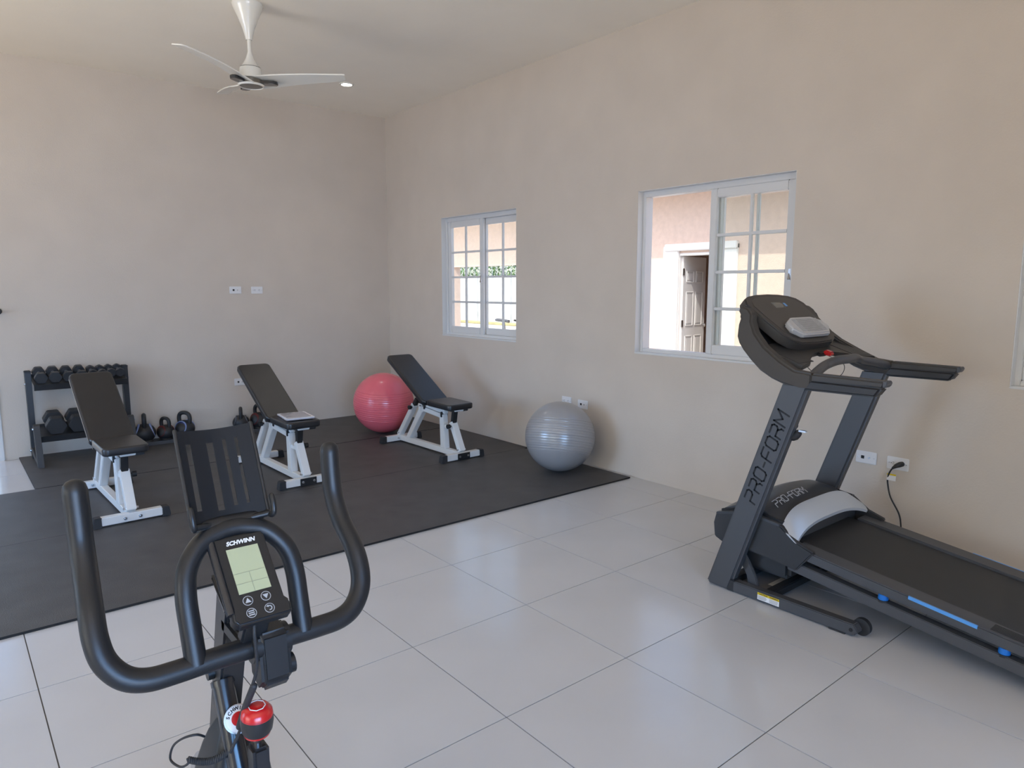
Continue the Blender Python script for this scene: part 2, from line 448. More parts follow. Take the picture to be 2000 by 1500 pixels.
# ------------------------------------------------------------------ wall plates
def plate(wall, c, z, kind, label, group=None):
    """horizontal 115 x 70 wall plate; kind outlet or data"""
    g = empty('wall_outlet' if kind == 'outlet' else 'data_plate', (c, 0, z) if wall == 'back' else (0, c, z))
    if wall == 'right': g.rotation_euler = (0, 0, -PI / 2)
    b = BM(); box(b, (-.0575, -.007, -.035), (.0575, -.0005, .035), .003); obj('faceplate', b, M_plate, g)
    if kind == 'outlet':
        for sx in (-.022, .022):
            b = BM(); prism(b, [(sx + x, y) for x, y in rrect(.034, .030, .010)], -.0086, -.006, 'y'); so = obj('socket', b, M_plate, g)
            b = BM()
            box(b, (sx - .004, -.0090, .004), (sx + .006, -.0080, .0062)); box(b, (sx - .004, -.0090, -.0062), (sx + .006, -.0080, -.004)); cyl(b, (sx - .010, -.0090, 0), (sx - .010, -.0080, 0), .0025, 8)
            obj('slot', b, M_hole, so)
    else:
        b = BM(); box(b, (-.028, -.0085, -.009), (-.010, -.006, .009), .001); obj('jack', b, M_hole, g)
        b = BM(); cyl(b, (.018, -.013, 0), (.018, -.006, 0), .0055, 12); obj('coax_jack', b, M_steel, g)
    for sx in (-.044, .044):
        b = BM(); cyl(b, (sx, -.0085, 0), (sx, -.006, 0), .0032, 8); obj('screw', b, M_steel, g)
    tag(g, label, 'wall plate' if kind != 'outlet' else 'outlet'); return g
plate('back', -1.7145, 1.41, 'data', 'white data plate high on the back wall, left of a power outlet')
plate('back', -1.503, 1.409, 'outlet', 'white power outlet high on the back wall')
plate('back', -1.715, .498, 'data', 'white data plate low on back wall behind the middle bench')
plate('right', -2.937, .497, 'outlet', 'white power outlet just above the grey ball')
plate('right', -3.126, .49, 'data', 'white data plate on right wall beside the grey ball')
plate('right', -5.39, .478, 'data', 'white data plate on right wall behind the treadmill upright')
plate('right', -5.56, .475, 'outlet', 'white power outlet with the black cord plugged in')

# power cord with tag
g = empty('power_cord', (-.02, -5.57, .0))
b = BM(); sweep(b, crv([(-.020, -5.575, .475), (-.045, -5.562, .468), (-.055, -5.545, .44), (-.045, -5.53, .40), (-.04, -5.53, .36), (-.042, -5.55, .29), (-.045, -5.60, .21), (-.045, -5.615, .15), (-.045, -5.618, .08), (-.06, -5.62, .02), (-.15, -5.66, .006), (-.30, -5.70, .006), (-.365, -5.66, .03), (-.395, -5.60, .14), (-.440, -5.56, .25)], 6), .0042, 10)
obj('cable', b, M_rubber, g, (-.02, -5.57, 0))
b = BM(); sweep(b, [(-.009, -5.585, .478), (-.030, -5.580, .477), (-.045, -5.568, .470), (-.052, -5.552, .455)], [.014, .015, .012, .006], 12); obj('plug', b, M_black, g, (-.02, -5.57, 0))
b = BM(); box(b, (-.049, -5.572, .385), (-.047, -5.526, .422)); ct = obj('warning_tag', b, M_ink, g, (-.02, -5.57, 0), 0)
b = BM(); box(b, (-.0498, -5.572, .414), (-.0464, -5.526, .422)); obj('tag_header', b, M_yel, ct, (-.02, -5.57, 0), 0)
b = BM(); cyl(b, (-.0405, -5.530, .388), (-.0405, -5.530, .42), .0052, 10); obj('tag_sleeve', b, M_ink, ct, (-.02, -5.57, 0))
tag(g, 'black power cord hanging from the outlet with yellow tag', 'power cord')

# ------------------------------------------------------------------ ceiling fan and recessed light
FX, FY = -2.257, -2.209
g = empty('ceiling_fan', (FX, FY, H)); O = (0, 0, 0)
b = BM(); lathe(b, [(0, 0), (.098, 0), (.100, -.012), (.092, -.03), (.066, -.085), (.040, -.15), (.026, -.20), (.020, -.225), (0, -.225)], 40); obj('canopy', b, M_fanw, g)
b = BM(); lathe(b, [(0, -.21), (.0125, -.21), (.0125, -.30), (.018, -.315), (.030, -.35), (.052, -.385), (.066, -.40), (0, -.40)], 32); obj('downrod', b, M_fanw, g)
b = BM(); lathe(b, [(0, -.402), (.066, -.402), (.069, -.408), (.072, -.450), (.074, -.470), (.055, -.476), (0, -.476)], 40); mo = obj('motor_housing', b, M_fanw, g)
b = BM(); lathe(b, [(.060, -.3985), (.0655, -.3985), (.0655, -.4035), (.060, -.4035)], 40, ring=True); obj('seam_ring', b, M_fanb, mo)
def blade(ang):
    """curved blade: root wraps the hub, wide shoulder, tapering to a square swept tip"""
    st = [(.00, .085, .00, -.485), (.06, .110, .00, -.488), (.13, .115, .004, -.480), (.21, .108, .008, -.468), (.32, .098, .010, -.456), (.44, .088, .008, -.447), (.55, .078, .004, -.441), (.600, .070, .0, -.438), (.616, .055, -.008, -.437)]
    bm = bmesh.new(); rows = []
    for r, w, off, z in st:
        tw = -R(10) * (1 - r / .62) - R(10); row = []
        for k in range(9):
            s = -1 + 2 * k / 8; y = off + s * w * (.62 if s < 0 else .62); zz = z + math.sin(tw) * s * w * .6 - .010 * (1 - s * s) * 0
            row.append((r, y, zz))
        rows.append(row)
    up = [[bm.verts.new((x, y, z + .004)) for x, y, z in row] for row in rows]
    dn = [[bm.verts.new((x, y, z - .004)) for x, y, z in row] for row in rows]
    for L, flip in ((up, 0), (dn, 1)):
        for i in range(len(L) - 1):
            for j in range(8): bm.faces.new((L[i][j], L[i + 1][j], L[i + 1][j + 1], L[i][j + 1]))
    n = len(st)
    for i in range(n - 1):
        for j in (0, 8): bm.faces.new((up[i][j], up[i + 1][j], dn[i + 1][j], dn[i][j]))
    for j in range(8):
        bm.faces.new((up[0][j], up[0][j + 1], dn[0][j + 1], dn[0][j])); bm.faces.new((up[-1][j], up[-1][j + 1], dn[-1][j + 1], dn[-1][j]))
    bmesh.ops.rotate(bm, cent=(0, 0, 0), matrix=Matrix.Rotation(R(ang), 3, 'Z'), verts=bm.verts)
    return bm
for a in (-31.4, 89.5, -150.2):
    bo = obj('blade', blade(a), M_fanw, g, smooth=60)
    b = BM(); t = bmesh.new()
    prism(t, [(.04, -.040), (.10, -.046), (.150, -.040), (.172, -.022), (.176, .0), (.165, .018), (.11, .022), (.05, .010)], -.507, -.486, 'z', .003)
    bmesh.ops.rotate(t, cent=(0, 0, 0), matrix=Matrix.Rotation(R(a), 3, 'Z'), verts=t.verts); merge(b, t)
    obj('blade_inlay', b, M_fanb, bo)
b = BM(); lathe(b, [(0, -.476), (.082, -.480), (.080, -.508), (.072, -.517), (0, -.521)], 36); hc = obj('hub_cap', b, M_fang, g)
b = BM(); lathe(b, [(.074, -.514), (.081, -.506), (.086, -.509), (.078, -.520)], 36, ring=True); obj('cap_ring', b, M_fanw, hc)
tag(g, 'white three-blade ceiling fan hanging from a short rod', 'ceiling fan')

g = empty('recessed_light', (-.921, -.94, H))
b = BM(); lathe(b, [(.050, -.0005), (.066, -.0005), (.064, -.006), (.050, -.009)], 36, ring=True); obj('trim_ring', b, M_fanw, g)
b = BM(); lathe(b, [(0, -.004), (.051, -.004), (.051, -.0005), (0, -.0005)], 32); obj('diffuser', b, M_led, g)
tag(g, 'small round lit recessed light in the ceiling beyond the fan', 'ceiling light')
ld = bpy.data.lights.new('recessed_light_lamp', 'SPOT'); ld.energy = 12; ld.spot_size = R(110); ld.spot_blend = .8; ld.shadow_soft_size = .05; ld.color = (1, .95, .88)
lo = bpy.data.objects.new('recessed_light_lamp', ld); link(lo); lo.location = (-.921, -.94, H - .02)

# ------------------------------------------------------------------ adjustable benches (local: +y to the back, origin under the front foot)
def bench(loc, rz, back_deg, knob, plate_on, label):
    g = empty('weight_bench', (loc[0], loc[1], .012)); g.rotation_euler = (0, 0, rz)
    def part(name, m, f, parent=g, sm=35):
        b = BM(); f(b); return obj(name, b, m, parent, smooth=sm)
    for nm, y in (('front_foot', .026), ('rear_foot', .985)):
        fo = part(nm, M_wpaint, lambda b: box(b, (-.172, y - .025, .010), (.172, y + .025, .060), .004))
        for s in (-1, 1):
            part('end_cap', M_rubber, lambda b: prism(b, [(s * .165, .0), (s * .218, .0), (s * .208, .062), (s * .165, .064)], y - .029, y + .029, 'y', .004), fo)
        if nm == 'front_foot' and plate_on: part('cover_plate', M_black, lambda b: box(b, (-.062, y - .030, .006), (.062, y - .024, .060), .002), fo)
        for s in (-.042, .042):
            part('bolt', M_steel, lambda b: (cyl(b, (s, y - .034, .034), (s, y - .025, .034), .0095, 12), cyl(b, (s, y - .038, .034), (s, y - .033, .034), .006, 6)), fo)
    part('base_beam', M_wpaint, lambda b: box(b, (-.024, .05, .012), (.024, .97, .060), .004))
    part('front_post', M_wpaint, lambda b: prism(b, [(.235, .058), (.305, .058), (.315, .350), (.262, .350)], -.026, .026, 'x', .004))
    part('arch_tube', M_wpaint, lambda b: (prism(b, [(.860, .058), (.795, .058), (.590, .318), (.560, .338), (.300, .316), (.300, .352), (.560, .380), (.606, .372), (.640, .350)], -.026, .026, 'x', .004)))
    part('seat_rail', M_wpaint, lambda b: (beam(b, (0, .245, .372), (0, .545, .400), .040, .034), box(b, (-.030, .59, .33), (.030, .635, .400), .004)))
    for s in (-1, 1): part('pivot_bolt', M_steel, lambda b: (cyl(b, (s * .022, .600, .385), (s * .036, .600, .385), .009, 10)))
    part('hinge_bracket', M_black, lambda b: (box(b, (-.034, .53, .36), (.034, .552, .415), .003), box(b, (-.036, .40, .405), (.036, .62, .428), .003)))
    part('stop_bracket', M_black, lambda b: box(b, (-.034, .27, .325), (.034, .288, .372), .003))
    rl = part('rear_link', M_wpaint, lambda b: (beam(b, (-.0, .985, .070), (-.0, .735, .375), .050, .046, (0, 1, 1)), box(b, (-.031, .965, .055), (-.026, 1.0, .085), .002)))
    part('pivot_bolt', M_steel, lambda b: (cyl(b, (-.036, .972, .082), (.036, .972, .082), .007, 10)), rl)
    part('rear_slide', M_black, lambda b: beam(b, (0, .750, .358), (0, .690, .432), .038, .036, (0, 1, 1)), rl)
    part('adjust_knob', M_black, lambda b: (cyl(b, (-.025, .745, .352), (-.040, .745, .352), .008, 10), cyl(b, (-.038, .745, .352), (-.060, .745, .352), .019, 14)), rl)
    fl = part('front_link', M_wpaint, lambda b: beam(b, (0, .030, .068), (0, .150, .300), .056, .046, (0, 1, -.5)))
    part('pivot_bolt', M_steel, lambda b: (cyl(b, (-.042, .038, .082), (.042, .038, .082), .007, 10)), fl)
    part('front_slide', M_black, lambda b: beam(b, (0, .142, .285), (0, .118, .415), .042, .036, (0, 1, 0)), fl)
    part('lug', M_wpaint, lambda b: box(b, (-.014, .150, .235), (.014, .262, .262), .003), fl)
    k = knob
    part('adjust_knob', M_black, lambda b: (cyl(b, (k * .028, .140, .268), (k * .044, .140, .268), .008, 10), cyl(b, (k * .042, .140, .268), (k * .066, .140, .268), .019, 14)), fl)
    part('seat_bracket', M_wpaint, lambda b: box(b, (-.030, .075, .398), (.058, .150, .425), .003))
    part('bracket_cap', M_black, lambda b: (box(b, (.056, .080, .394), (.108, .140, .424), .003), box(b, (-.034, .09, .392), (.034, .16, .426), .003)))
    part('seat_pad', M_vinyl, lambda b: pad(b, .258, .345, .050, .035, .012, frame((0, .196, .422), (1, 0, 0), (0, 1, .02), (0, -.02, 1))), sm=50)
    a = R(back_deg); d = Vector((0, math.cos(a), math.sin(a))); n = Vector((0, -math.sin(a), math.cos(a)))
    p0 = Vector((0, .388, .452)); L = .70
    bk = part('backrest', M_vinyl, lambda b: pad(b, .264, L, .050, .038, .014, frame(p0 + d * (L / 2) - n * .048, (1, 0, 0), d, n)), sm=50)
    part('back_rail', M_blackm, lambda b: beam(b, p0 + d * .04 - n * .066, p0 + d * .52 - n * .066, .040, .036, (1, 0, 0)), bk)
    part('seam', M_black, lambda b: pad(b, .2665, L + .0025, .003, .039, .001, frame(p0 + d * (L / 2) - n * .012, (1, 0, 0), d, n)), bk)
    tag(g, label, 'weight bench', 'white-framed adjustable benches'); return g
bench((-3.198, -2.455), R(1.5), 33.5, 1, False, 'adjustable bench with white frame in front of the dumbbell rack')
bench((-2.040, -2.375), R(1.0), 30.5, 1, True, 'adjustable bench with white frame and papers on its seat')
bench((-.724, -2.462), R(1.2), 31.0, -1, True, 'adjustable bench with white frame beside the pink ball')

# papers on the middle bench
g = empty('document_sleeve', (-2.03, -2.165, .4875))
b = BM()
for k in range(5):
    t = bmesh.new(); box(t, (-.10, -.13, .0012 + k * .0026), (.10, .13, .0034 + k * .0026)); bmesh.ops.rotate(t, cent=(0, 0, 0), matrix=Matrix.Rotation(R(random.uniform(-4, 4)), 3, 'Z'), verts=t.verts); merge(b, t)
obj('sheet', b, M_paper, g, smooth=0)
b = BM(); t = bmesh.new(); bmesh.ops.create_grid(t, x_segments=16, y_segments=20, size=.5)
for v in t.verts:
    v.co.x *= .23; v.co.y *= .29; e = max(abs(v.co.x) / .115, abs(v.co.y) / .145)
    v.co.z = .017 - .014 * max(0, (e - .7) / .3) + random.uniform(-.001, .0016)
bmesh.ops.solidify(t, geom=t.faces[:], thickness=.0008); merge(b, t)
obj('clear_sleeve', b, glass_mat('clear_film', (.93, .93, .95)), g)
g.rotation_euler = (0, 0, R(-6)); tag(g, 'white papers in a clear plastic sleeve on the middle bench', 'papers')

# ------------------------------------------------------------------ exercise balls
def ball(c, r, m, label, tilt, name='exercise_ball'):
    prof = []; n = 480
    for i in range(n + 1):
        a = -PI / 2 + PI * i / n; rr = r; lat = math.degrees(a)
        if abs(lat) < 26:
            k = (lat / 4.3) % 1.0; k = abs(k - .5) * 2
            rr = r - .0030 * max(0, (k - .76) / .24) ** 1.2
        prof.append((max(0, rr * math.cos(a)), rr * math.sin(a)))
    prof[0] = (0, -r); prof[-1] = (0, r)
    g = empty(name, (c[0], c[1], .012)); Mr = Matrix.Translation((0, 0, r)) @ tilt
    b = BM(); lathe(b, prof, 72, Mr); obj('shell', b, m, g, smooth=60)
    b = BM(); lathe(b, [(0, -.002), (.012, -.002), (.012, .0015), (0, .002)], 14, Mr @ Matrix.Rotation(R(70), 4, 'X') @ Matrix.Translation((0, 0, r))); obj('valve_plug', b, M_plate, g)
    tag(g, label, 'exercise ball'); return g
ball((-.672, -1.033), .296, M_pink, 'pink inflated exercise ball in the room corner', Matrix.Rotation(R(4), 4, 'X') @ Matrix.Rotation(R(120), 4, 'Z'))
ball((-.336, -3.21), .272, M_grey, 'silver grey inflated exercise ball by the right wall', Matrix.Rotation(R(14), 4, 'Y') @ Matrix.Rotation(R(-8), 4, 'X') @ Matrix.Rotation(R(150), 4, 'Z'))

# ------------------------------------------------------------------ dumbbell rack with dumbbells
RK = (-3.115, -.25, .012); g = empty('dumbbell_rack', RK)
for s, x in ((-1, -3.475), (1, -2.757)):
    xl = x if s < 0 else -2.795
    b = BM(); box(b, (x - .022, -.135, .012), (x + .022, -.065, .742), .004); po = obj('post', b, M_blackm, g, RK)
    b = BM(); box(b, (x - .023, -.14, .735), (x + .023, -.06, .750), .004); obj('post_cap', b, M_rubber, po, RK)
    b = BM(); prism(b, [(-.555, .012), (-.490, .012), (-.405, .335), (-.430, .350), (-.452, .335)], xl - .022, xl + .022, 'x', .004); obj('front_leg', b, M_rackleg, g, RK)
    b = BM(); prism(b, [(-.535, .014), (-.495, .055), (-.08, .115), (-.07, .045)], x - .019, x + .019, 'x', .003); obj('side_brace', b, M_rackleg, g, RK)
    b = BM()
    for yy, zz in ((-.43, .31), (-.10, .64), (-.08, .075)):
        xx = xl if yy < -.4 else x
        cyl(b, (xx + s * .020, yy, zz), (xx + s * .030, yy, zz), .011, 10)
    obj('bolt', b, M_steel, g, RK)
def shelf(y0, z0, y1, z1):
    b = BM(); d = Vector((0, y1 - y0, z1 - z0)).normalized(); n = Vector((0, -d.z, d.y))
    if n.z < 0: n = -n
    xa, xb = -3.455, -2.777
    c = Vector(((xa + xb) / 2, (y0 + y1) / 2, (z0 + z1) / 2)); L = math.hypot(y1 - y0, z1 - z0)
    Mx = frame(c, (1, 0, 0), d, n) if Vector((1, 0, 0)).cross(d).dot(n) > 0 else frame(c, (-1, 0, 0), d, n)
    box(b, (-(xb - xa) / 2, -L / 2, -.004), ((xb - xa) / 2, L / 2, .0), .001, 1, Mx)
    box(b, (-(xb - xa) / 2, L / 2 - .004, -.045), ((xb - xa) / 2, L / 2, .006), .001, 1, Mx); box(b, (-(xb - xa) / 2, -L / 2, -.035), ((xb - xa) / 2, -L / 2 + .004, .02), .001, 1, Mx)
    return obj('shelf', b, M_blackm, g, RK)
shelf(-.04, .695, -.31, .645); shelf(-.16, .285, -.425, .235)
tag(g, 'black two-tier dumbbell rack against the back wall', 'rack')

def dumbbell(x, y0, z0, y1, z1, hr, rot, label, grp):
    """axis from rear (y0,z0) to front (y1,z1); hr = across-flats radius of hex head; built along local y"""
    c = ((y0 + y1) / 2, (z0 + z1) / 2); L = math.hypot(y1 - y0, z1 - z0); a = math.atan2(z1 - z0, y1 - y0)
    g = empty('dumbbell', (x, c[0], c[1]))
    g.rotation_euler = (-(PI - a) if False else math.atan2(z0 - z1, y0 - y1), 0, 0)
    R0 = hr / math.cos(PI / 6); hw = hr * .62
    for s in (-1, 1):
        b = BM(); pts = [(R0 * math.cos(rot + k * PI / 3), R0 * math.sin(rot + k * PI / 3)) for k in range(6)]
        prism(b, pts, s * L / 2 - hw / 1.0, s * L / 2 + hw / 1.0, 'y', .004); obj('hex_head', b, M_hex, g)
    b = BM(); sweep(b, [(0, -L / 2, 0), (0, -L / 6, 0), (0, 0, 0), (0, L / 6, 0), (0, L / 2, 0)], [.012, .014, .016, .014, .012], 14); obj('handle', b, M_steel, g)
    tag(g, label, 'dumbbell', grp)
top = [(-3.398, .0425, 'leftmost hex dumbbell on the upper rack shelf'), (-3.299, .0425, 'second hex dumbbell from the left on the upper rack shelf'), (-3.203, .041, 'third hex dumbbell from the left on the upper rack shelf'), (-3.108, .041, 'fourth hex dumbbell from left on upper shelf, half behind the bench back')]
for x, hr, lab in top: dumbbell(x, -.095, .686 + hr + .004, -.262, .655 + hr + .004, hr, 0, lab, 'hex dumbbells on the upper shelf')
sm = [(-3.022, .034, 'fifth upper-shelf dumbbell, only its top showing over the bench back'), (-2.952, .034, 'sixth upper-shelf dumbbell, only its top showing over the bench back'), (-2.884, .034, 'seventh upper-shelf dumbbell, only its top showing over the bench back'), (-2.817, .034, 'small hex dumbbell at the right end of the upper rack shelf')]
for x, hr, lab in sm: dumbbell(x, -.105, .686 + hr + .008, -.235, .662 + hr + .008, hr, PI / 6, lab, 'hex dumbbells on the upper shelf')
low = [(-3.335, 'large hex dumbbell at the left of the lower rack shelf'), (-3.178, 'large hex dumbbell on the lower shelf next to the bench back')]
for x, lab in low: dumbbell(x, -.214, .277 + .070, -.370, .2475 + .070, .066, 0, lab, 'large hex dumbbells on the lower shelf')

# ------------------------------------------------------------------ kettlebells on a low tray
KT = (-2.08, -.12, .012); g = empty('kettlebell_tray', KT)
b = BM(); box(b, (-2.72, -.225, .0125), (-1.42, -.03, .034), .003); obj('board', b, M_blackm, g, KT)
b = BM(); box(b, (-2.72, -.232, .0125), (-1.42, -.222, .046), .002); obj('front_lip', b, M_tgrey, g, KT)
tag(g, 'low black tray under the kettlebells along the back wall', 'tray')
def kettlebell(x, y, rz, s, mface, mring, label):
    g = empty('kettlebell', (x, y, .0345)); g.rotation_euler = (0, 0, rz)
    b = BM(); prof = [(0, 0), (.055 * s, 0), (.066 * s, .006 * s)]
    for i in range(1, 18):
        a = -PI / 2 * .62 + (PI / 2 * .62 + PI / 2 * .86) * i / 17
        prof.append((.088 * s * math.cos(a), .078 * s + .088 * s * math.sin(a) * .93))
    prof += [(0, prof[-1][1] + .004 * s)]
    lathe(b, prof, 36); obj('body', b, M_kb, g)
    zb = .130 * s
    path = crv([(-.052 * s, 0, zb), (-.058 * s, 0, zb + .045 * s), (-.050 * s, 0, zb + .080 * s), (-.022 * s, 0, zb + .099 * s), (.022 * s, 0, zb + .099 * s), (.050 * s, 0, zb + .080 * s), (.058 * s, 0, zb + .045 * s), (.052 * s, 0, zb)], 5)
    b = BM(); sweep(b, path, .0185 * s, 14); obj('handle', b, M_kb, g)
    for sd in (-1, 1):
        Mx = Matrix.Translation((0, 0, .082 * s)) @ Matrix.Rotation(-sd * R(74), 4, 'X') @ Matrix.Translation((0, 0, .0645 * s))
        b = BM(); lathe(b, [(0, .010 * s), (.030 * s, .009 * s), (.056 * s, .002 * s), (.058 * s, -.02 * s), (0, -.02 * s)], 32, Mx); dk = obj('vinyl_disc', b, mface, g)
        b = BM(); lathe(b, [(.054 * s, .003 * s), (.058 * s, .004 * s), (.062 * s, -.001 * s), (.061 * s, -.012 * s), (.054 * s, -.012 * s)], 36, Mx, ring=True); obj('ring', b, mring, dk)
    tag(g, label, 'kettlebell', 'kettlebells along the back wall')
kettlebell(-2.634, -.125, R(79), 1.06, M_kbb, M_kbbl, 'blue-ringed kettlebell nearest the dumbbell rack, handle edge-on')
kettlebell(-2.458, -.125, R(-62), .86, M_kbr, M_kbr, 'small black and red kettlebell between two blue-ringed ones')
kettlebell(-2.288, -.120, R(-52), 1.00, M_kbb, M_kbbl, 'blue-ringed kettlebell with its round handle open to view')
kettlebell(-1.765, -.120, R(72), .92, M_kbg, M_kbg, 'dark kettlebell just above the tablet holder of the bike')
kettlebell(-1.588, -.125, R(-70), .98, M_kbr, M_kbr, 'black and red kettlebell half behind the middle bench')

# ------------------------------------------------------------------ black knob at the left picture edge
g = empty('door_knob', (-3.625, 0, 1.243)); b = BM(); cyl(b, (0, -.001, 0), (0, -.008, 0), .022, 20); obj('rosette', b, M_black, g)
b = BM(); lathe(b, [(0, .006), (.009, .006), (.009, .03), (.022, .036), (.026, .05), (.022, .062), (0, .066)], 20, Matrix.Rotation(PI / 2, 4, 'X')); obj('knob', b, M_black, g)
tag(g, 'small black knob on back wall at left picture edge', 'knob')

# ------------------------------------------------------------------ treadmill
T0 = (-.81, -5.6, 0); tr = empty('treadmill', T0)
def tp(name, m, f, parent=None, sm=35):
    b = BM(); f(b); return obj(name, b, m, parent or tr, T0, sm)
def yup(z): return -5.250 - .335 * z
for s, xa, xb in ((-1, -1.216, -1.160), (1, -.460, -.404)):
    up_ = tp('upright', M_tgrey, lambda b: prism(b, [(yup(0) + .062, .004), (yup(0) - .066, .002), (yup(1.03) - .062, 1.03), (yup(1.03) + .060, 1.03)], xa, xb, 'x', .012, 3))
    if s < 0:
        tdir = Vector((0, -.318, .948)); ldir = Vector((0, .948, .318)); o0 = Vector((-1.2162, yup(.455) - .030, .455))
        tp('lettering', M_hole, lambda b: stroke_text(b, 'PRO-FORM', .058, .452, frame(o0, tdir, ldir, tdir.cross(ldir)), .0075, .0008, .12), up_, 0)
    # base rail, wheel
    rx0, rx1 = (-1.213, -1.168) if s < 0 else (-.452, -.407)
    rail = tp('base_rail', M_tgrey, lambda b: prism(b, [(-5.335, .006), (-5.905, .008), (-5.925, .030), (-5.905, .058), (-5.335, .056)], rx0, rx1, 'x', .004))
    tp('rail_pad', M_rubber, lambda b: box(b, (rx0 + .002, -5.87, .0), (rx1 - .002, -5.80, .010), .002), rail)
    wx = rx1 + .003 if s < 0 else rx0 - .003
    tp('wheel', M_rubber, lambda b: (cyl(b, (wx, -5.915, .036), (wx - s * .022, -5.915, .036), .036, 28)), rail)
    tp('axle_bolt', M_hole, lambda b: cyl(b, (rx0 - .002 if s < 0 else rx1 - .002, -5.895, .032), (rx0 + .004 if s < 0 else rx1 + .002, -5.895, .032), .008, 12), rail)
    tp('rail_clamp', M_tblk, lambda b: box(b, (rx0 - .001, -5.345, .003), (rx1 + .001, -5.300, .062), .005), rail)
    if s < 0:
        st = tp('caution_label', M_ink, lambda b: box(b, (-1.2142, -5.575, .014), (-1.2128, -5.468, .048)), rail, 0)
        tp('label_header', M_yel, lambda b: box(b, (-1.2146, -5.575, .037), (-1.2126, -5.468, .048)), st, 0)
        Mc = frame((-1.2148, -5.497, .0425), (0, -1, 0), (0, 0, 1), (-1, 0, 0))
        obj('label_text', text_bm('CAUTION', .0095, Mc, .0002, off=.0002), M_hole, st, T0, 0)
        Mc = frame((-1.2148, -5.549, .0425), (0, -1, 0), (0, 0, 1), (-1, 0, 0))
        obj('label_text', text_bm('WARNING', .0085, Mc, .0002, off=.0002), M_hole, st, T0, 0)
        def lines(b):
            for k in range(5):
                z = .033 - k * .0037
                for y0, y1 in ((-5.472, -5.515), (-5.528, -5.571)): box(b, (-1.2145, y1 + random.uniform(0, .008), z - .0007), (-1.2138, y0, z + .0007))
        tp('label_lines', M_podd, lines, st, 0)
    # lift bracket
    bx = -1.160 if s < 0 else -.476
    tp('lift_bracket', M_tgrey, lambda b: prism(b, [(-5.315, .165), (-5.350, .200), (-5.385, .150), (-5.418, .095), (-5.440, .04), (-5.385, .035), (-5.374, .085), (-5.345, .130)], bx, bx + .016, 'x', .003))
# cross bars and floor pan
tp('cross_bar', M_tblk, lambda b: box(b, (-1.17, -5.325, .012), (-.45, -5.275, .055), .004)); tp('cross_bar', M_tblk, lambda b: box(b, (-1.17, -5.520, .012), (-.45, -5.475, .050), .004))
pan = tp('floor_pan', M_podd, lambda b: box(b, (-1.16, -5.475, .020), (-.46, -5.325, .028), .002))
tp('serial_label', M_ink, lambda b: box(b, (-1.06, -5.470, .0285), (-.94, -5.430, .0292)), pan, 0); tp('serial_label', M_ink, lambda b: box(b, (-.90, -5.472, .0285), (-.80, -5.440, .0292)), pan, 0)
# deck
DZ = lambda y: .288 + .1275 * (y + 5.62)
YD0, YD1 = -5.50, -6.90
tp('belt', M_belt, lambda b: prism(b, [(YD0, DZ(YD0) - .006), (YD1 + .05, DZ(YD1 + .05) - .006), (YD1 + .03, DZ(YD1) - .018), (YD1 + .05, DZ(YD1) - .03), (YD0, DZ(YD0) - .03)], -1.068, -.552, 'x', .002))
for s, xa, xb in ((-1, -1.165, -1.070), (1, -.550, -.455)):
    xo = xa if s < 0 else xb
    fr = tp('foot_rail', M_tgrey, lambda b: prism(b, [(-5.60, DZ(-5.60) + .004), (YD1, DZ(YD1) + .004), (YD1 - .03, DZ(YD1) - .02), (YD1, DZ(YD1) - .04), (-5.60, DZ(-5.60) - .040)], xa, xb, 'x', .005))
    tp('accent_strip', M_blue, lambda b: prism(b, [(-6.085, DZ(-6.085) + .0045), (-6.325, DZ(-6.325) + .0045), (-6.325, DZ(-6.325) - .008), (-6.085, DZ(-6.085) - .008)], xo - .002, xo + .006 if s < 0 else xo + .002, 'x'), fr, 0)
    def ribs(b):
        for k in range(7): beam(b, (xa + .020 + k * .009, -6.36, DZ(-6.36) + .0045), (xa + .020 + k * .009, -6.80, DZ(-6.80) + .0045), .003, .002, bev=0)
    tp('tread_rib', M_tblk, ribs, fr)
    tp('end_cap', M_tblk, lambda b: prism(b, [(YD1 + .05, DZ(YD1) + .014), (YD1 - .04, DZ(YD1) - .006), (YD1 - .05, DZ(YD1) - .05), (YD1 + .05, DZ(YD1) - .06)], xa - .004, xb + .004, 'x', .008))
    # lower frame tube with cushions
    tx0, tx1 = (-1.165, -1.120) if s < 0 else (-.500, -.455)
    ft = tp('frame_tube', M_tgrey, lambda b: beam(b, ((tx0 + tx1) / 2, -5.58, DZ(-5.58) - .090), ((tx0 + tx1) / 2, YD1 + .02, DZ(YD1) - .085), .045, .046))
    for y in (-5.984, -6.409):
        tp('cushion', M_bluec, lambda b: lathe(b, [(0, -.024), (.017, -.024), (.020, -.012), (.018, .006), (.010, .010), (0, .010)], 20, Matrix.Translation(((tx0 + tx1) / 2, y, DZ(y) - .048))), ft)
        tp('cushion_seat', M_hole, lambda b: lathe(b, [(0, -.004), (.025, -.004), (.023, .004), (0, .004)], 20, Matrix.Translation(((tx0 + tx1) / 2, y, DZ(y) - .068))), ft)
tp('rear_roller', M_tblk, lambda b: cyl(b, (-1.06, YD1 + .03, DZ(YD1) - .022), (-.56, YD1 + .03, DZ(YD1) - .022), .022, 20))
tp('rear_foot', M_rubber, lambda b: (box(b, (-1.16, YD1 - .02, 0), (-1.11, YD1 + .06, .055), .006), box(b, (-.51, YD1 - .02, 0), (-.46, YD1 + .06, .055), .006)))
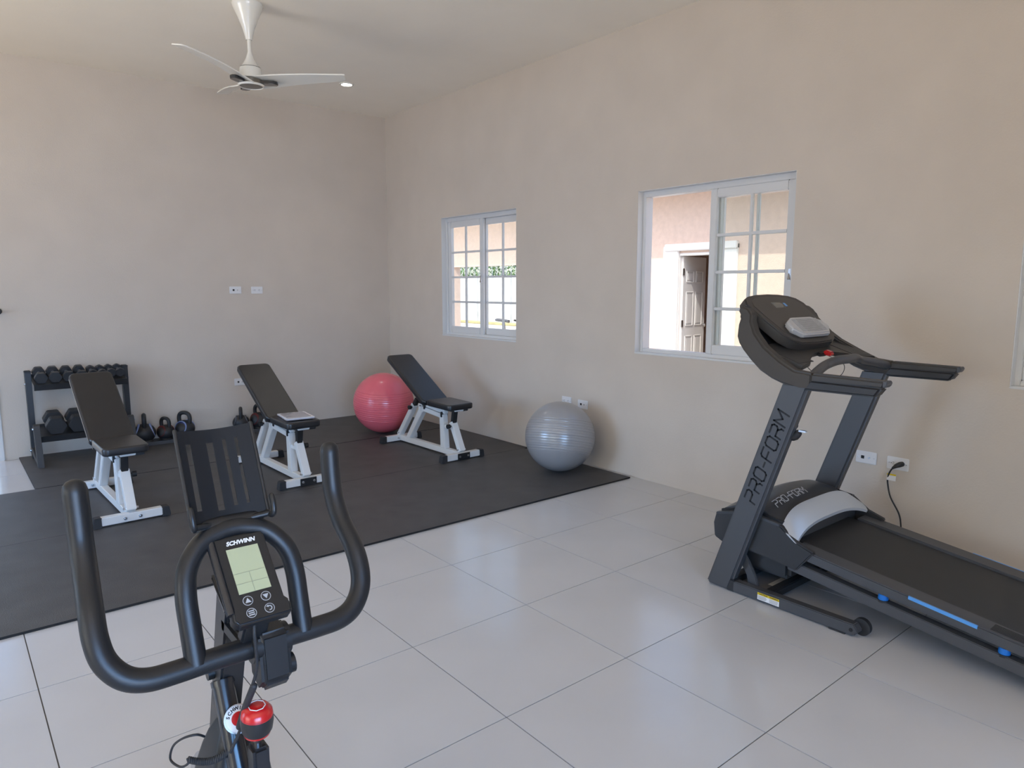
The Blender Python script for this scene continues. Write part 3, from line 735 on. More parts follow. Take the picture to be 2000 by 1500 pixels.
# motor hood: crowned loft across the width
def loft(b, secs, close=True):
    rows = [[b.verts.new(p) for p in s] for s in secs]; n = len(rows[0])
    for a, c in zip(rows, rows[1:]):
        for j in range(n if close else n - 1): b.faces.new((a[j], a[(j + 1) % n], c[(j + 1) % n], c[j]))
    if close: b.faces.new(rows[0]); b.faces.new(rows[-1][::-1])
XC = -.81
def crown(d): return 1 - (abs(d) / .325) ** 2.6
def hoodf(b):
    secs = []
    for k in range(25):
        d = -.325 + .65 * k / 24; c = crown(d)
        prof = [(-5.200, .235), (-5.192, .315 + .012 * c), (-5.225, .372 + .018 * c), (-5.290, .402 + .032 * c), (-5.360, .416 + .046 * c), (-5.440, .408 + .044 * c), (-5.520, .370 + .036 * c), (-5.560, .320 + .030 * c), (-5.560, .22), (-5.4, .20)]
        secs.append([(XC + d, y, z) for y, z in prof])
    loft(b, secs)
hood = tp('motor_hood', M_hood, hoodf, None, 40)
def hood_z(d, y):
    c = crown(d); P = [(-5.225, .372 + .018 * c), (-5.290, .402 + .032 * c), (-5.360, .416 + .046 * c), (-5.440, .408 + .044 * c), (-5.520, .370 + .036 * c)]
    for (y0, z0), (y1, z1) in zip(P, P[1:]):
        if y1 <= y <= y0: return z0 + (z1 - z0) * (y - y0) / (y1 - y0)
    return P[-1][1]
def hood_text(b):
    stroke_text(b, 'PRO-FORM', .036, .27, frame((-1.065, -5.462, 0), (1, 0, 0), (0, 1, 0), (0, 0, 1)), .0042, .0012, .25)
    for v in b.verts: v.co.z += hood_z(v.co.x - XC, v.co.y) + .0026
tp('hood_lettering', M_inkg, hood_text, hood, 0)
for s in (-1, 1):
    xa, xb = (XC - .366, XC - .334) if s < 0 else (XC + .334, XC + .366)
    tp('side_cover', M_tblk, lambda b: prism(b, [(-5.200, .232), (-5.192, .300), (-5.205, .352), (-5.300, .375), (-5.426, .386), (-5.541, .372), (-5.615, .320), (-5.700, .292), (-5.622, .188), (-5.50, .205), (-5.376, .213), (-5.28, .200)], xa, xb, 'x', .006))
    tp('shoulder_strip', M_hood, lambda b: prism(b, [(-5.205, .345), (-5.205, .356), (-5.300, .380), (-5.426, .391), (-5.535, .378), (-5.535, .368)], xa + .001, xb - .001, 'x', .002))
    ga, gb = (XC - .335, XC - .322) if s < 0 else (XC + .322, XC + .335)
    tp('groove', M_hole, lambda b: prism(b, [(-5.215, .30), (-5.215, .368), (-5.300, .392), (-5.426, .402), (-5.535, .386), (-5.535, .30)], ga, gb, 'x'))
def silverf(b):
    secs = []
    for k in range(33):
        d = -.365 + .73 * k / 32; t = abs(d) / .365
        zf = .432 - .080 * t ** 4.2; yf = -5.512 - .030 * t ** 3
        zr = .366 - .056 * t ** 3.0; yr = -5.590 - .030 * t ** 3
        ym, zm = (yf + yr) / 2, (zf + zr) / 2 + .010
        secs.append([(XC + d, yf, zf), (XC + d, ym, zm), (XC + d, yr, zr), (XC + d, yr, zr - .014), (XC + d, yf, zf - .022)])
    loft(b, secs)
tp('silver_trim', M_silver, silverf, None, 40)
tp('front_cover', M_tblk, lambda b: box(b, (XC - .30, -5.56, .10), (XC + .30, -5.21, .24), .02))
# console: side arms with handles, panel, tray, cross bar
ARM = [(-5.321, 1.352), (-5.303, 1.335), (-5.322, 1.300), (-5.310, 1.263), (-5.305, 1.211), (-5.316, 1.182), (-5.338, 1.153), (-5.379, 1.112), (-5.426, 1.071), (-5.484, 1.040), (-5.539, 1.021), (-5.615, 1.005), (-5.670, 1.006), (-5.670, 1.078), (-5.588, 1.086), (-5.518, 1.123), (-5.445, 1.175), (-5.398, 1.230), (-5.379, 1.281), (-5.381, 1.314), (-5.360, 1.340)]
for s in (-1, 1):
    xa, xb = (-1.222, -1.165) if s < 0 else (-.455, -.398)
    def armf(b):
        prism(b, ARM, xa, xb, 'x', .010, 3)
        for v in b.verts:                       # the arms lean inwards towards the console
            if v.co.z > 1.10: t = (v.co.z - 1.10) / .25; v.co.x -= s * .13 * t; v.co.y += .085 * t
    ar = tp('side_arm', M_tdark, armf)
    tp('handle', M_tdark, lambda b: prism(b, [(-5.66, 1.040), (-5.955, 1.044), (-5.965, 1.076), (-5.66, 1.079)], xa + .003, xb - .003, 'x', .009, 3), ar)
    tp('handle_grip', M_tblk, lambda b: prism(b, [(-5.625, 1.004), (-5.928, 1.008), (-5.956, 1.050), (-5.660, 1.052)], xa - .001, xb + .001, 'x', .010, 3), ar)
    tp('handle_cap', M_tgrey, lambda b: prism(b, [(-5.950, 1.052), (-5.958, 1.048), (-5.969, 1.060), (-5.969, 1.074), (-5.957, 1.077), (-5.950, 1.070)], xa + .004, xb - .004, 'x', .003), ar)
def console_back(b):
    prism(b, [(-5.255, 1.335), (-5.235, 1.315), (-5.310, 1.160), (-5.365, 1.120), (-5.385, 1.140), (-5.330, 1.190)], -1.06, -.56, 'x', .004)
tp('console_back', M_tblk, console_back)
co = Vector((XC, -5.21, 1.395)); cbv = Vector((0, -.785, -.619)); cn = Vector((0, -.619, .785))
Mp = frame(co, (1, 0, 0), -cbv, cn)
outl = [(0, .016), (.10, .012), (.18, .0), (.232, -.020), (.262, -.060), (.256, -.14), (.232, -.28), (.195, -.325), (.145, -.345), (0, -.350)]
outl = outl + [(-x, y) for x, y in outl[::-1] if x > 0]
def panelf(b):
    t = bmesh.new(); prism(t, outl, -.050, 0, 'z', .006, 2); bmesh.ops.transform(t, matrix=Mp, verts=t.verts); merge(b, t)
pn = tp('console_panel', M_tdark, panelf)
def inset(b):
    t = bmesh.new(); prism(t, [(x * .86, -.165 + (y + .165) * .86) for x, y in outl], -.002, .0018, 'z', .001, 1); bmesh.ops.transform(t, matrix=Mp, verts=t.verts); merge(b, t)
tp('panel_face', mat('panel_face_dark', (.036, .033, .031), .38), inset, pn)
tp('display', M_tlcd, lambda b: box(b, (-.055, -.096, .0015), (.030, -.058, .0030), 0, 1, Mp), pn, 0)
tp('badge', M_blue, lambda b: box(b, (.048, -.086, .0015), (.066, -.062, .0030), 0, 1, Mp), pn, 0)
def podf(b):
    t = bmesh.new(); prism(t, [(-.085, -.195), (.085, -.195), (.158, -.225), (.172, -.275), (.120, -.318), (-.120, -.318), (-.172, -.275), (-.158, -.225)], .001, .030, 'z', .007, 3); bmesh.ops.transform(t, matrix=Mp, verts=t.verts); merge(b, t)
pod = tp('speaker_pod', M_podw, podf, pn)
tp('fan_grille', M_podd, lambda b: box(b, (-.070, -.300, .0295), (.070, -.212, .0312), .001, 1, Mp), pod, 0)
def slats(b):
    for k in range(13):
        y = -.216 - k * .0067
        box(b, (-.115, y - .0020, .0300), (.115, y + .0010, .0328), 0, 1, Mp)
tp('grille_slat', M_podw, slats, pod, 0)
Mt = frame((XC, -5.43, 1.150), (1, 0, 0), (0, .949, .316), (0, -.316, .949))
def trayf(b):
    # front edge arches forward in the middle
    t = bmesh.new()
    fr_ = [(-.35, -.175), (-.24, -.150), (-.16, -.105), (-.08, -.072), (0, -.062), (.08, -.072), (.16, -.105), (.24, -.150), (.35, -.175)]
    prism(t, [(-.36, .03)] + fr_ + [(.36, .03), (.22, .075), (-.22, .075)], -.018, .004, 'z', .004); bmesh.ops.transform(t, matrix=Mt, verts=t.verts); merge(b, t)
ty = tp('console_tray', M_tdark, trayf)
for s in (-1, 1):
    tp('tray_well', M_tblk, lambda b: box(b, (s * .335, -.145, .003), (s * .205, .02, .0058), .004, 2, Mt), ty)
tp('key_slot', M_black, lambda b: box(b, (-.03, -.085, -.012), (.03, -.062, .004), .004, 2, Mt), ty)
tp('safety_key', M_red, lambda b: box(b, (-.004, -.115, .0), (.034, -.078, .022), .006, 2, Mt), ty)
tp('pulse_bar', M_tgrey, lambda b: sweep(b, crv([(-1.18, -5.645, 1.055), (-1.10, -5.630, 1.074), (-.98, -5.605, 1.092), (-.90, -5.615, 1.108), (-.81, -5.622, 1.110), (-.72, -5.615, 1.108), (-.64, -5.605, 1.092), (-.52, -5.630, 1.074), (-.44, -5.645, 1.055)], 6), .021, 16))
tp('key_cord', M_black, lambda b: sweep(b, crv([(-.795, -5.52, 1.118), (-.80, -5.60, 1.085), (-.86, -5.62, 1.04), (-.95, -5.60, 1.03), (-1.02, -5.57, 1.06), (-1.03, -5.53, 1.10)], 6), .0016, 6))
# spare plug clipped to the near upright
pl_ = tp('stowed_plug', M_rubber, lambda b: sweep(b, crv([(-1.170, -5.53, .800), (-1.168, -5.575, .790), (-1.168, -5.600, .812)], 4), [.018, .02, .021, .021, .021, .020, .018, .016, .014], 14))
tp('cable_clip', M_rubber, lambda b: lathe(b, [(.008, -.008), (.018, -.008), (.018, .008), (.008, .008)], 18, Matrix.Translation((-1.168, -5.572, .838)) @ Matrix.Rotation(PI / 2, 4, 'Y'), ring=True), pl_)
tp('prong', M_steel, lambda b: (box(b, (-1.176, -5.632, .815), (-1.174, -5.600, .822)), box(b, (-1.164, -5.632, .815), (-1.162, -5.600, .822))), pl_)
tag(tr, 'dark grey folding treadmill with silver hood trim and blue accents', 'treadmill')

# ------------------------------------------------------------------ spin bike
BX = -3.653; B0 = (BX, -5.9, 0); bk = empty('spin_bike', B0)
def bp(name, m, f, parent=None, sm=40, wn=True):
    b = BM(); f(b); return obj(name, b, m, parent or bk, B0, sm, wn)
pu = Vector((0, .4327, .9015)); pn_ = Vector((0, .9015, -.4327))     # up the bar plane; forward out of it
def HB(x, s, d=0): return Vector((BX + x, -5.93, .85)) + pu * s + pn_ * d
hl = [(-.223, .287, .008), (-.222, .245, .022), (-.222, .20, .033), (-.223, .145, .027), (-.226, .09, .006), (-.226, .045, 0), (-.218, .008, 0), (-.196, -.022, 0), (-.165, -.036, 0), (-.12, -.038, 0), (-.06, -.037, 0), (0, -.037, 0)]
full = [HB(*p) for p in hl] + [HB(-x, s, d) for x, s, d in hl[::-1][1:]]
hb = bp('handlebar', M_grip, lambda b: sweep(b, crv(full, 6), .0190, 20, round_ends=True))
lp = [(-.092, -.037, -.004), (-.093, .02, -.012), (-.093, .075, -.020), (-.084, .118, -.022), (-.055, .155, -.022), (-.02, .168, -.022), (0, .170, -.022)]
lpf = [HB(*p) for p in lp] + [HB(-x, s, d) for x, s, d in lp[::-1][1:]]
bp('inner_loop', M_grip, lambda b: sweep(b, crv(lpf, 6), .0172, 18), hb)
# clamp and stem
bp('bar_clamp', M_bikep, lambda b: (sweep(b, [HB(-.004, -.037), HB(.062, -.037)], .028, 20), prism(b, [(-5.975, .845), (-5.925, .852), (-5.915, .80), (-5.92, .755), (-5.96, .735), (-5.985, .76)], BX + .004, BX + .058, 'x', .008, 3), cyl(b, (BX + .054, -5.955, .77), (BX + .068, -5.955, .77), .018, 16)))
bp('stem', M_bikep, lambda b: (beam(b, (BX, -5.95, .822), (BX, -5.84, .826), .040, .030, bev=.006)))
post = bp('head_post', M_blackm, lambda b: prism(b, [(-5.880, .868), (-5.826, .885), (-5.750, .650), (-5.715, .545), (-5.765, .545), (-5.802, .650)], BX - .020, BX + .024, 'x', .004))
bp('post_cap', M_bike, lambda b: prism(b, [(-5.888, .862), (-5.820, .905), (-5.815, .912), (-5.893, .870)], BX - .026, BX + .026, 'x', .003), post)
bp('adjust_lever', M_black, lambda b: cyl(b, (BX - .018, -5.775, .70), (BX - .032, -5.775, .70), .012, 14), post)
# console
cup = Vector((0, .7071, .7071)); cno = Vector((0, -.7071, .7071)); cc = Vector((BX + .002, -5.951, .949))
Mcn = frame(cc, (1, 0, 0), cup, cno)
def consolef(b):
    t = bmesh.new(); prism(t, [(-.047, -.070), (-.040, -.082), (.049, -.082), (.052, -.060), (.044, -.050), (.044, .080), (-.044, .080), (-.044, -.050)], -.026, .0, 'z', .004, 3); bmesh.ops.transform(t, matrix=Mcn, verts=t.verts); merge(b, t)
cs = bp('console', M_bikep, consolef)
bp('side_rail', M_bike, lambda b: sweep(b, [Mcn @ Vector((-.045, .076, -.008)), Mcn @ Vector((-.045, -.058, -.008))], .0075, 12), cs)
sc = bp('screen', M_lcd, lambda b: box(b, (-.0265, -.030, -.001), (.0275, .054, .0008), 0, 1, Mcn), cs, 0)
bp('screen_line', M_lcdl, lambda b: (box(b, (-.0265, .0065, .0007), (.0275, .0074, .0011), 0, 1, Mcn), box(b, (-.0265, -.0125, .0007), (.0275, -.0116, .0011), 0, 1, Mcn), box(b, (-.0005, -.030, .0007), (.0005, .007, .0011), 0, 1, Mcn)), sc, 0)
obj('logo', text_bm('SCHWINN', .0105, Mcn @ Matrix.Translation((.001, .0645, .0004)), .0004, shear=.25, off=.00042, xs=.98, space=1.0), M_ink, cs, B0, 0)
for (ux, uy, kind) in ((-.016, -.0435, 'up'), (.014, -.0435, 'down'), (-.016, -.0655, 'menu'), (.014, -.0655, 'back')):
    Mb = Mcn @ Matrix.Translation((ux, uy, 0))
    bt = bp('button', M_black, lambda b: lathe(b, [(0, -.001), (.0078, -.001), (.0074, .0008), (0, .001)], 24, Mb), cs)
    def icon(b):
        lathe(b, [(.0074, .0004), (.0083, .0004), (.0083, .0009), (.0074, .0009)], 28, Mb, ring=True)
        def pr(pts):
            t = bmesh.new(); prism(t, pts, .0006, .0014, 'z'); bmesh.ops.transform(t, matrix=Mb, verts=t.verts); merge(b, t)
        if kind == 'up': pr([(-.0048, -.0034), (.0048, -.0034), (0, .0048)])
        if kind == 'down': pr([(-.0048, .0034), (.0048, .0034), (0, -.0048)])
        if kind == 'menu':
            for yy in (-.0034, 0, .0034): pr([(-.0048, yy - .0009), (.0048, yy - .0009), (.0048, yy + .0009), (-.0048, yy + .0009)])
        if kind == 'back':
            ring = [(.0044 * math.cos(R(a)), .0044 * math.sin(R(a))) for a in range(-110, 121, 15)]
            inn = [(.0028 * math.cos(R(a)), .0028 * math.sin(R(a))) for a in range(-110, 121, 15)]
            for k in range(len(ring) - 1): pr([ring[k], ring[k + 1], inn[k + 1], inn[k]])
            pr([(-.0012, .0058), (-.0012, .0014), (-.0050, .0036)])
    bp('icon', M_inkg, icon, bt, 0)
bp('console_bracket', M_bikep, lambda b: beam(b, Mcn @ Vector((0, -.06, -.022)), HB(0, -.02, -.01), .020, .044, (1, 0, 0)))
bp('console_mount', M_bikep, lambda b: beam(b, Mcn @ Vector((0, .045, -.024)), HB(0, .150, -.022), .012, .05, (1, 0, 0)))
# tablet holder: concave slotted plate
tb0 = Vector((BX - .002, -5.866, 1.022)); tbu = Vector((0, .075, .158)).normalized(); tbn = Vector((0, -tbu.z, tbu.y))
def TB(a, h, d=0): return tb0 + Vector((a, 0, 0)) + tbu * h + tbn * (d + .016 * (a / .066) ** 2)
def holder(b):
    # slots between bars; a grid of cells, some left open
    xs = [-.066, -.052, -.0515, -.0425, -.042, -.015, -.0145, -.0025, -.002, .013, .0135, .0205, .021, .034, .0345, .0405, .041, .066]
    hs = [0, .022, .026, .030, .142, .147, .151, .172]
    op = {(2, h) for h in range(2, 5)} | {(6, h) for h in range(2, 5)} | {(10, h) for h in range(2, 6)} | {(14, h) for h in range(2, 6)}
    op |= {(6, 1)}
    cells = {(i, j) for i in range(len(xs) - 1) for j in range(len(hs) - 1)} - op
    V = {}
    def v(i, j, k):
        if (i, j, k) not in V: V[(i, j, k)] = b.verts.new(TB(xs[i], hs[j], .002 if k else -.002))
        return V[(i, j, k)]
    for i, j in cells:
        b.faces.new((v(i, j, 1), v(i + 1, j, 1), v(i + 1, j + 1, 1), v(i, j + 1, 1))); b.faces.new((v(i, j, 0), v(i, j + 1, 0), v(i + 1, j + 1, 0), v(i + 1, j, 0)))
        for (di, dj, p, q) in ((-1, 0, (i, j), (i, j + 1)), (1, 0, (i + 1, j), (i + 1, j + 1)), (0, -1, (i, j), (i + 1, j)), (0, 1, (i, j + 1), (i + 1, j + 1))):
            if (i + di, j + dj) not in cells: b.faces.new((v(*p, 0), v(*q, 0), v(*q, 1), v(*p, 1)))
M_hold = mat('tablet_holder_plastic', (.010, .011, .013), .5, spec=.22)
th = bp('tablet_holder', M_hold, holder, None, 50, False)
for s in (-1, 1):
    bp('rim', M_bikep, lambda b: sweep(b, [TB(s * .066, 0), TB(s * .066, .09), TB(s * .066, .172)], .0035, 10, round_ends=True), th)
    bp('hook', M_bikep, lambda b: sweep(b, crv([TB(s * .064, .004, -.002), TB(s * .066, -.006, .010), TB(s * .068, -.004, .020), TB(s * .069, .012, .024), TB(s * .069, .026, .023)], 4), .0052, 10, round_ends=True), th)
bp('ledge', M_bikep, lambda b: sweep(b, [TB(-.066, -.002, .006), TB(-.033, -.002, .006), TB(0, -.002, .006), TB(.033, -.002, .006), TB(.066, -.002, .006)], .0055, 10), th)
bp('holder_base', M_bikep, lambda b: (sweep(b, [HB(-.042, .178, -.016), HB(.042, .178, -.016)], .017, 18, round_ends=True), beam(b, HB(0, .172, -.012), TB(0, .02, -.006), .014, .085, (1, 0, 0))), th)
# frame, flywheel, guard
mf = bp('main_frame', M_bike, lambda b: (sweep(b, [(BX - .014, -5.808, .700), (BX - .014, -5.815, .686), (BX - .013, -5.880, .555), (BX - .010, -6.00, .32), (BX, -6.10, .10)], .0195, 20), sweep(b, [(BX, -5.765, .58), (BX, -5.68, .33), (BX, -5.60, .07)], .018, 16)))
bp('frame_collar', M_bike, lambda b: sweep(b, [(BX - .014, -5.8085, .699), (BX - .014, -5.813, .690)], .0215, 20), mf)
Mb1 = frame(Vector((BX - .006, -5.868, .6450)), (.98, -.10, .10), (.05, .50, .86), (-.12, -.86, .50))
Mb1 = frame(Mb1.translation, Mb1.col[0].xyz, Mb1.col[2].xyz.cross(Mb1.col[0].xyz), Mb1.col[2].xyz)
lg = bp('badge', M_ink, lambda b: lathe(b, [(0, -.016), (.024, -.006), (.0245, .0012), (0, .0016)], 32, Mb1), mf)
bp('badge_centre', M_red, lambda b: lathe(b, [(0, .001), (.0125, .001), (.0125, .0022), (0, .0024)], 28, Mb1), lg)
def ringtext(b):
    for k, ch in enumerate('SCHWINN'):
        a = R(155 - k * 21.7)
        t = text_bm(ch, .0085, Mb1 @ Matrix.Rotation(a - PI / 2, 4, 'Z') @ Matrix.Translation((0, .0185, .0014)), .0004, off=.0003); merge(b, t)
bp('badge_text', M_bike, ringtext, lg, 0)
bp('badge_ring', M_steel, lambda b: lathe(b, [(.0235, .0005), (.0258, .0005), (.0258, .0020), (.0235, .0020)], 32, Mb1, ring=True), lg)
FWC = Vector((BX, -5.68, .25))
fw_ = bp('flywheel', M_steel, lambda b: lathe(b, [(0, -.012), (.195, -.012), (.200, -.008), (.200, .008), (.195, .012), (0, .012)], 56, Matrix.Translation(FWC) @ Matrix.Rotation(PI / 2, 4, 'Y')))
def guard(b):
    # cowl over the flywheel: narrow at the frame, widening downwards
    secs = []
    for z, w, yf, yr in ((.622, .016, -5.790, -5.822), (.612, .026, -5.780, -5.838), (.587, .038, -5.762, -5.855), (.555, .048, -5.745, -5.865), (.52, .055, -5.728, -5.872), (.48, .061, -5.712, -5.876), (.40, .066, -5.690, -5.872), (.30, .067, -5.685, -5.865), (.20, .066, -5.69, -5.86)):
        yc, h = (yf + yr) / 2, abs(yf - yr)
        secs.append([(BX + x, yc + y, z) for x, y in rrect(2 * w, h, min(w, h / 2) * .55, 5)])
    loft(b, secs)
bp('flywheel_guard', M_bikep, guard)
# resistance knob
kb = Vector((BX + .004, -5.938, .655)); kd = Vector((0, -.10, 1)).normalized()
bp('knob_housing', M_bike, lambda b: box(b, (BX - .012, -5.962, .50), (BX + .017, -5.925, .632), .005))
Mk = frame(kb, (1, 0, 0), (0, 1, .1), (0, -.1, 1))
kn = bp('resistance_knob', M_black, lambda b: lathe(b, [(0, -.006), (.021, -.006), (.0265, .004), (.0285, .020), (.0275, .033), (0, .036)], 32, Mk))
bp('knob_rod', M_steel, lambda b: cyl(b, kb - kd * .035, kb, .0075, 14), kn)
rt_ = bp('knob_top', M_red, lambda b: lathe(b, [(0, .030), (.0278, .031), (.0262, .040), (.020, .047), (.010, .050), (0, .0505)], 32, Mk), kn)
bp('knob_band', M_red, lambda b: lathe(b, [(.018, -.0075), (.0225, -.0055), (.0240, -.001), (.018, -.002)], 32, Mk, ring=True), kn)
def octo(b):
    for k in range(8):
        a, c = R(22.5 + 45 * k), R(67.5 + 45 * k); p = Mk @ Vector((.0145 * math.cos(a), .0145 * math.sin(a), .0495)); q = Mk @ Vector((.0145 * math.cos(c), .0145 * math.sin(c), .0495)); sweep(b, [p, q], .0008, 6)
bp('octagon_mark', M_ink, octo, kn)
# wires
bp('console_wire', M_rubber, lambda b: (sweep(b, crv([Mcn @ Vector((-.012, -.078, -.016)), (BX - .012, -6.000, .862), (BX - .006, -5.985, .80), (BX - .008, -5.955, .745), (BX - .013, -5.925, .69), (BX - .016, -5.905, .645), (BX - .030, -5.890, .60)], 6), .0028, 8), sweep(b, crv([(BX - .0065, -5.965, .755), (BX - .012, -5.930, .70), (BX - .017, -5.908, .655)], 5), .0062, 12, round_ends=True)))
bp('coiled_wire', M_rubber, lambda b: sweep(b, [Vector((BX - .016 - .076 * t, -5.872 + .022 * t, .598 - .006 * t - .016 * math.sin(PI * t))) + Vector((0, math.cos(t * 2 * PI * 26), math.sin(t * 2 * PI * 26))) * .0050 for t in [i / 416 for i in range(417)]], .0021, 6))
bp('loose_wire', M_rubber, lambda b: sweep(b, crv([(BX - .090, -5.852, .590), (BX - .096, -5.85, .583), (BX - .100, -5.815, .562), (BX - .102, -5.757, .545), (BX - .100, -5.777, .582), (BX - .096, -5.840, .630), (BX - .078, -5.86, .640), (BX - .06, -5.84, .618)], 6), .0022, 8))
# lower frame, seat and feet (below and behind the picture edge)
bp('base_bar', M_bike, lambda b: (sweep(b, [(BX - .25, -5.42, .045), (BX + .25, -5.42, .045)], .026, 16, round_ends=True), sweep(b, [(BX - .25, -6.52, .045), (BX + .25, -6.52, .045)], .026, 16, round_ends=True), sweep(b, [(BX, -5.42, .05), (BX, -6.52, .05)], .024, 12)))
bp('foot_pad', M_rubber, lambda b: [box(b, (BX + s * .22 - .02, y - .02, 0), (BX + s * .22 + .02, y + .02, .03), .006) for s in (-1, 1) for y in (-5.42, -6.52)])
bp('seat_post', M_blackm, lambda b: sweep(b, [(BX, -6.40, .06), (BX, -6.44, .30), (BX, -6.50, .58)], .022, 14))
bp('crank', M_steel, lambda b: (cyl(b, (BX - .10, -6.10, .30), (BX + .10, -6.10, .30), .014, 12), beam(b, (BX - .10, -6.10, .30), (BX - .10, -6.10, .14), .012, .026), beam(b, (BX + .10, -6.10, .30), (BX + .10, -6.10, .46), .012, .026)))
bp('pedal', M_black, lambda b: (box(b, (BX - .20, -6.15, .125), (BX - .11, -6.05, .15), .006), box(b, (BX + .11, -6.15, .455), (BX + .20, -6.05, .48), .006)))
def saddle(b):
    t = bmesh.new(); pts = [(0, .14), (.022, .13), (.03, .05), (.045, -.03), (.085, -.09), (.085, -.13), (.04, -.15), (0, -.145)]
    pts = pts + [(-x, y) for x, y in pts[::-1] if x > 0]
    prism(t, pts, 0, .05, 'z', .012, 3); bmesh.ops.translate(t, vec=(BX, -6.53, .585), verts=t.verts); merge(b, t)
bp('saddle', M_vinyl, saddle)
tag(bk, 'black spin bike with red knob and tablet holder in the foreground', 'exercise bike')

# ------------------------------------------------------------------ outside the windows
GZ = -.12
bm = BM(); box(bm, (TH + .001, -30, GZ - .2), (60, 40, GZ)); struct(obj('ground_outside', bm, M_grd, smooth=0))
bm = BM(); box(bm, (-40, TH + .001, GZ - .2), (TH, 40, GZ - .001)); box(bm, (-40, -40, GZ - .2), (XL - .201, TH, GZ - .001)); box(bm, (XL - .2, -40, GZ - .2), (TH, YF - .201, GZ - .001)); struct(obj('yard_outside', bm, M_grd, smooth=0))
bm = BM(); box(bm, (XL - 2.6, YF - 3, 2.75), (XL - .2, 3.0, 2.85)); box(bm, (XL - .2, YF - 2.6, 2.75), (.3, YF - .2, 2.85)); struct(obj('sun_block_roof', bm, M_roof, smooth=0))  # unseen roof added to keep direct sun out of the glazed openings

NX = 4.2; N0 = (NX, -.5, GZ); nb = empty('neighbouring_building', N0)
def npz(name, m, f, parent=None, sm=0):
    b = BM(); f(b); return obj(name, b, m, parent or nb, N0, sm)
DY0, DY1, DT = -.81, -1.55, 1.885 + .03
def nwall(b):
    box(b, (NX, -14, GZ), (NX + .18, DY1, 3.2)); box(b, (NX, DY1, DT), (NX + .18, DY0, 3.2)); box(b, (NX, DY0, GZ), (NX + .18, 1.6, 3.2))
    box(b, (NX, 1.6, 1.842), (NX + .18, 4.79, 3.2)); box(b, (NX, 4.79, GZ), (NX + .18, 9, 3.2))
npz('wall', M_stucco, nwall)
npz('eave', M_trimw, lambda b: (box(b, (NX - .80, -14, 2.90), (NX + .2, 9, 3.0)), box(b, (NX - .82, -14, 2.85), (NX - .78, 9, 3.06))))
tr_ = npz('door_trim', M_trimw, lambda b: (box(b, (NX - .035, DY0 - .03, GZ), (NX + .02, DY0 + .24, DT + .10), .01), box(b, (NX - .035, DY1 - .24, GZ), (NX + .02, DY1 + .03, DT + .10), .01), box(b, (NX - .06, DY1 - .24, DT + .03), (NX + .02, DY0 + .20, DT + .13), .01)))
npz('door_jamb', M_trimw, lambda b: (box(b, (NX, DY0 - .035, GZ), (NX + .18, DY0, DT), .004), box(b, (NX, DY1, GZ), (NX + .18, DY1 + .035, DT), .004), box(b, (NX, DY1, DT - .035), (NX + .18, DY0, DT), .004)))
# six-panel door leaf, hinged on the left jamb and swung inward
da = R(99); hin = Vector((NX + .055, DY0 - .04, GZ + .02)); dx = Vector((math.sin(da), -math.cos(da), 0)); dn = Vector((-math.cos(da), -math.sin(da), 0))
if dn.x > 0: dn = -dn
Md = frame(hin, dx, (0, 0, 1), dx.cross(Vector((0, 0, 1))))
LW, LH = .70, DT - .06 - GZ
sgn = 1 if (Md.to_3x3() @ Vector((0, 0, 1))).dot(Vector((-4.0, -7.1, 1.4)) - hin) > 0 else -1
lf = npz('door_leaf', M_trimw, lambda b: box(b, (0, 0, -.02), (LW, LH, .02), .003, 2, Md))
rows = [(LH - .20 - .17, LH - .20), (.98, LH - .20 - .17 - .13), (.22, .84)]
for z0, z1 in rows:
    for x0, x1 in ((.10, .32), (.385, .605)):
        po = npz('door_panel', M_trimw, lambda b: box(b, (x0 + .028, z0 + .028, sgn * .010), (x1 - .028, z1 - .028, sgn * .026), .006, 2, Md), lf)
        def mould(b):
            for a_, b_ in (((x0, z0), (x1, z0 + .014)), ((x0, z1 - .014), (x1, z1)), ((x0, z0), (x0 + .014, z1)), ((x1 - .014, z0), (x1, z1))): box(b, (a_[0], a_[1], sgn * .012), (b_[0], b_[1], sgn * .028), .003, 1, Md)
        npz('moulding', M_trimw, mould, po)
npz('door_knob', M_steel, lambda b: lathe(b, [(0, .018), (.022, .018), (.012, .03), (.024, .045), (.027, .058), (.018, .072), (0, .076)], 20, Md @ Matrix.Translation((LW - .065, .98, 0)) @ (Matrix() if sgn > 0 else Matrix.Rotation(PI, 4, 'X'))), lf, 40)
for z in (.22, 1.02, LH - .22): npz('hinge', M_steel, lambda b: box(b, (-.025, z - .05, sgn * .012), (.030, z + .05, sgn * .028), .002, 1, Md), lf)
npz('inner_room', M_stucco, lambda b: (box(b, (NX + 2.4, -3.2, GZ), (NX + 2.5, .6, 2.6)), box(b, (NX + .18, .5, GZ), (NX + 2.5, .6, 2.6)), box(b, (NX + .18, -3.2, GZ), (NX + 2.5, -3.1, 2.6)), box(b, (NX + .18, -3.2, 2.5), (NX + 2.5, .6, 2.6))))
tag(nb, 'peach stucco building with an open white six-panel door outside the windows', 'building')

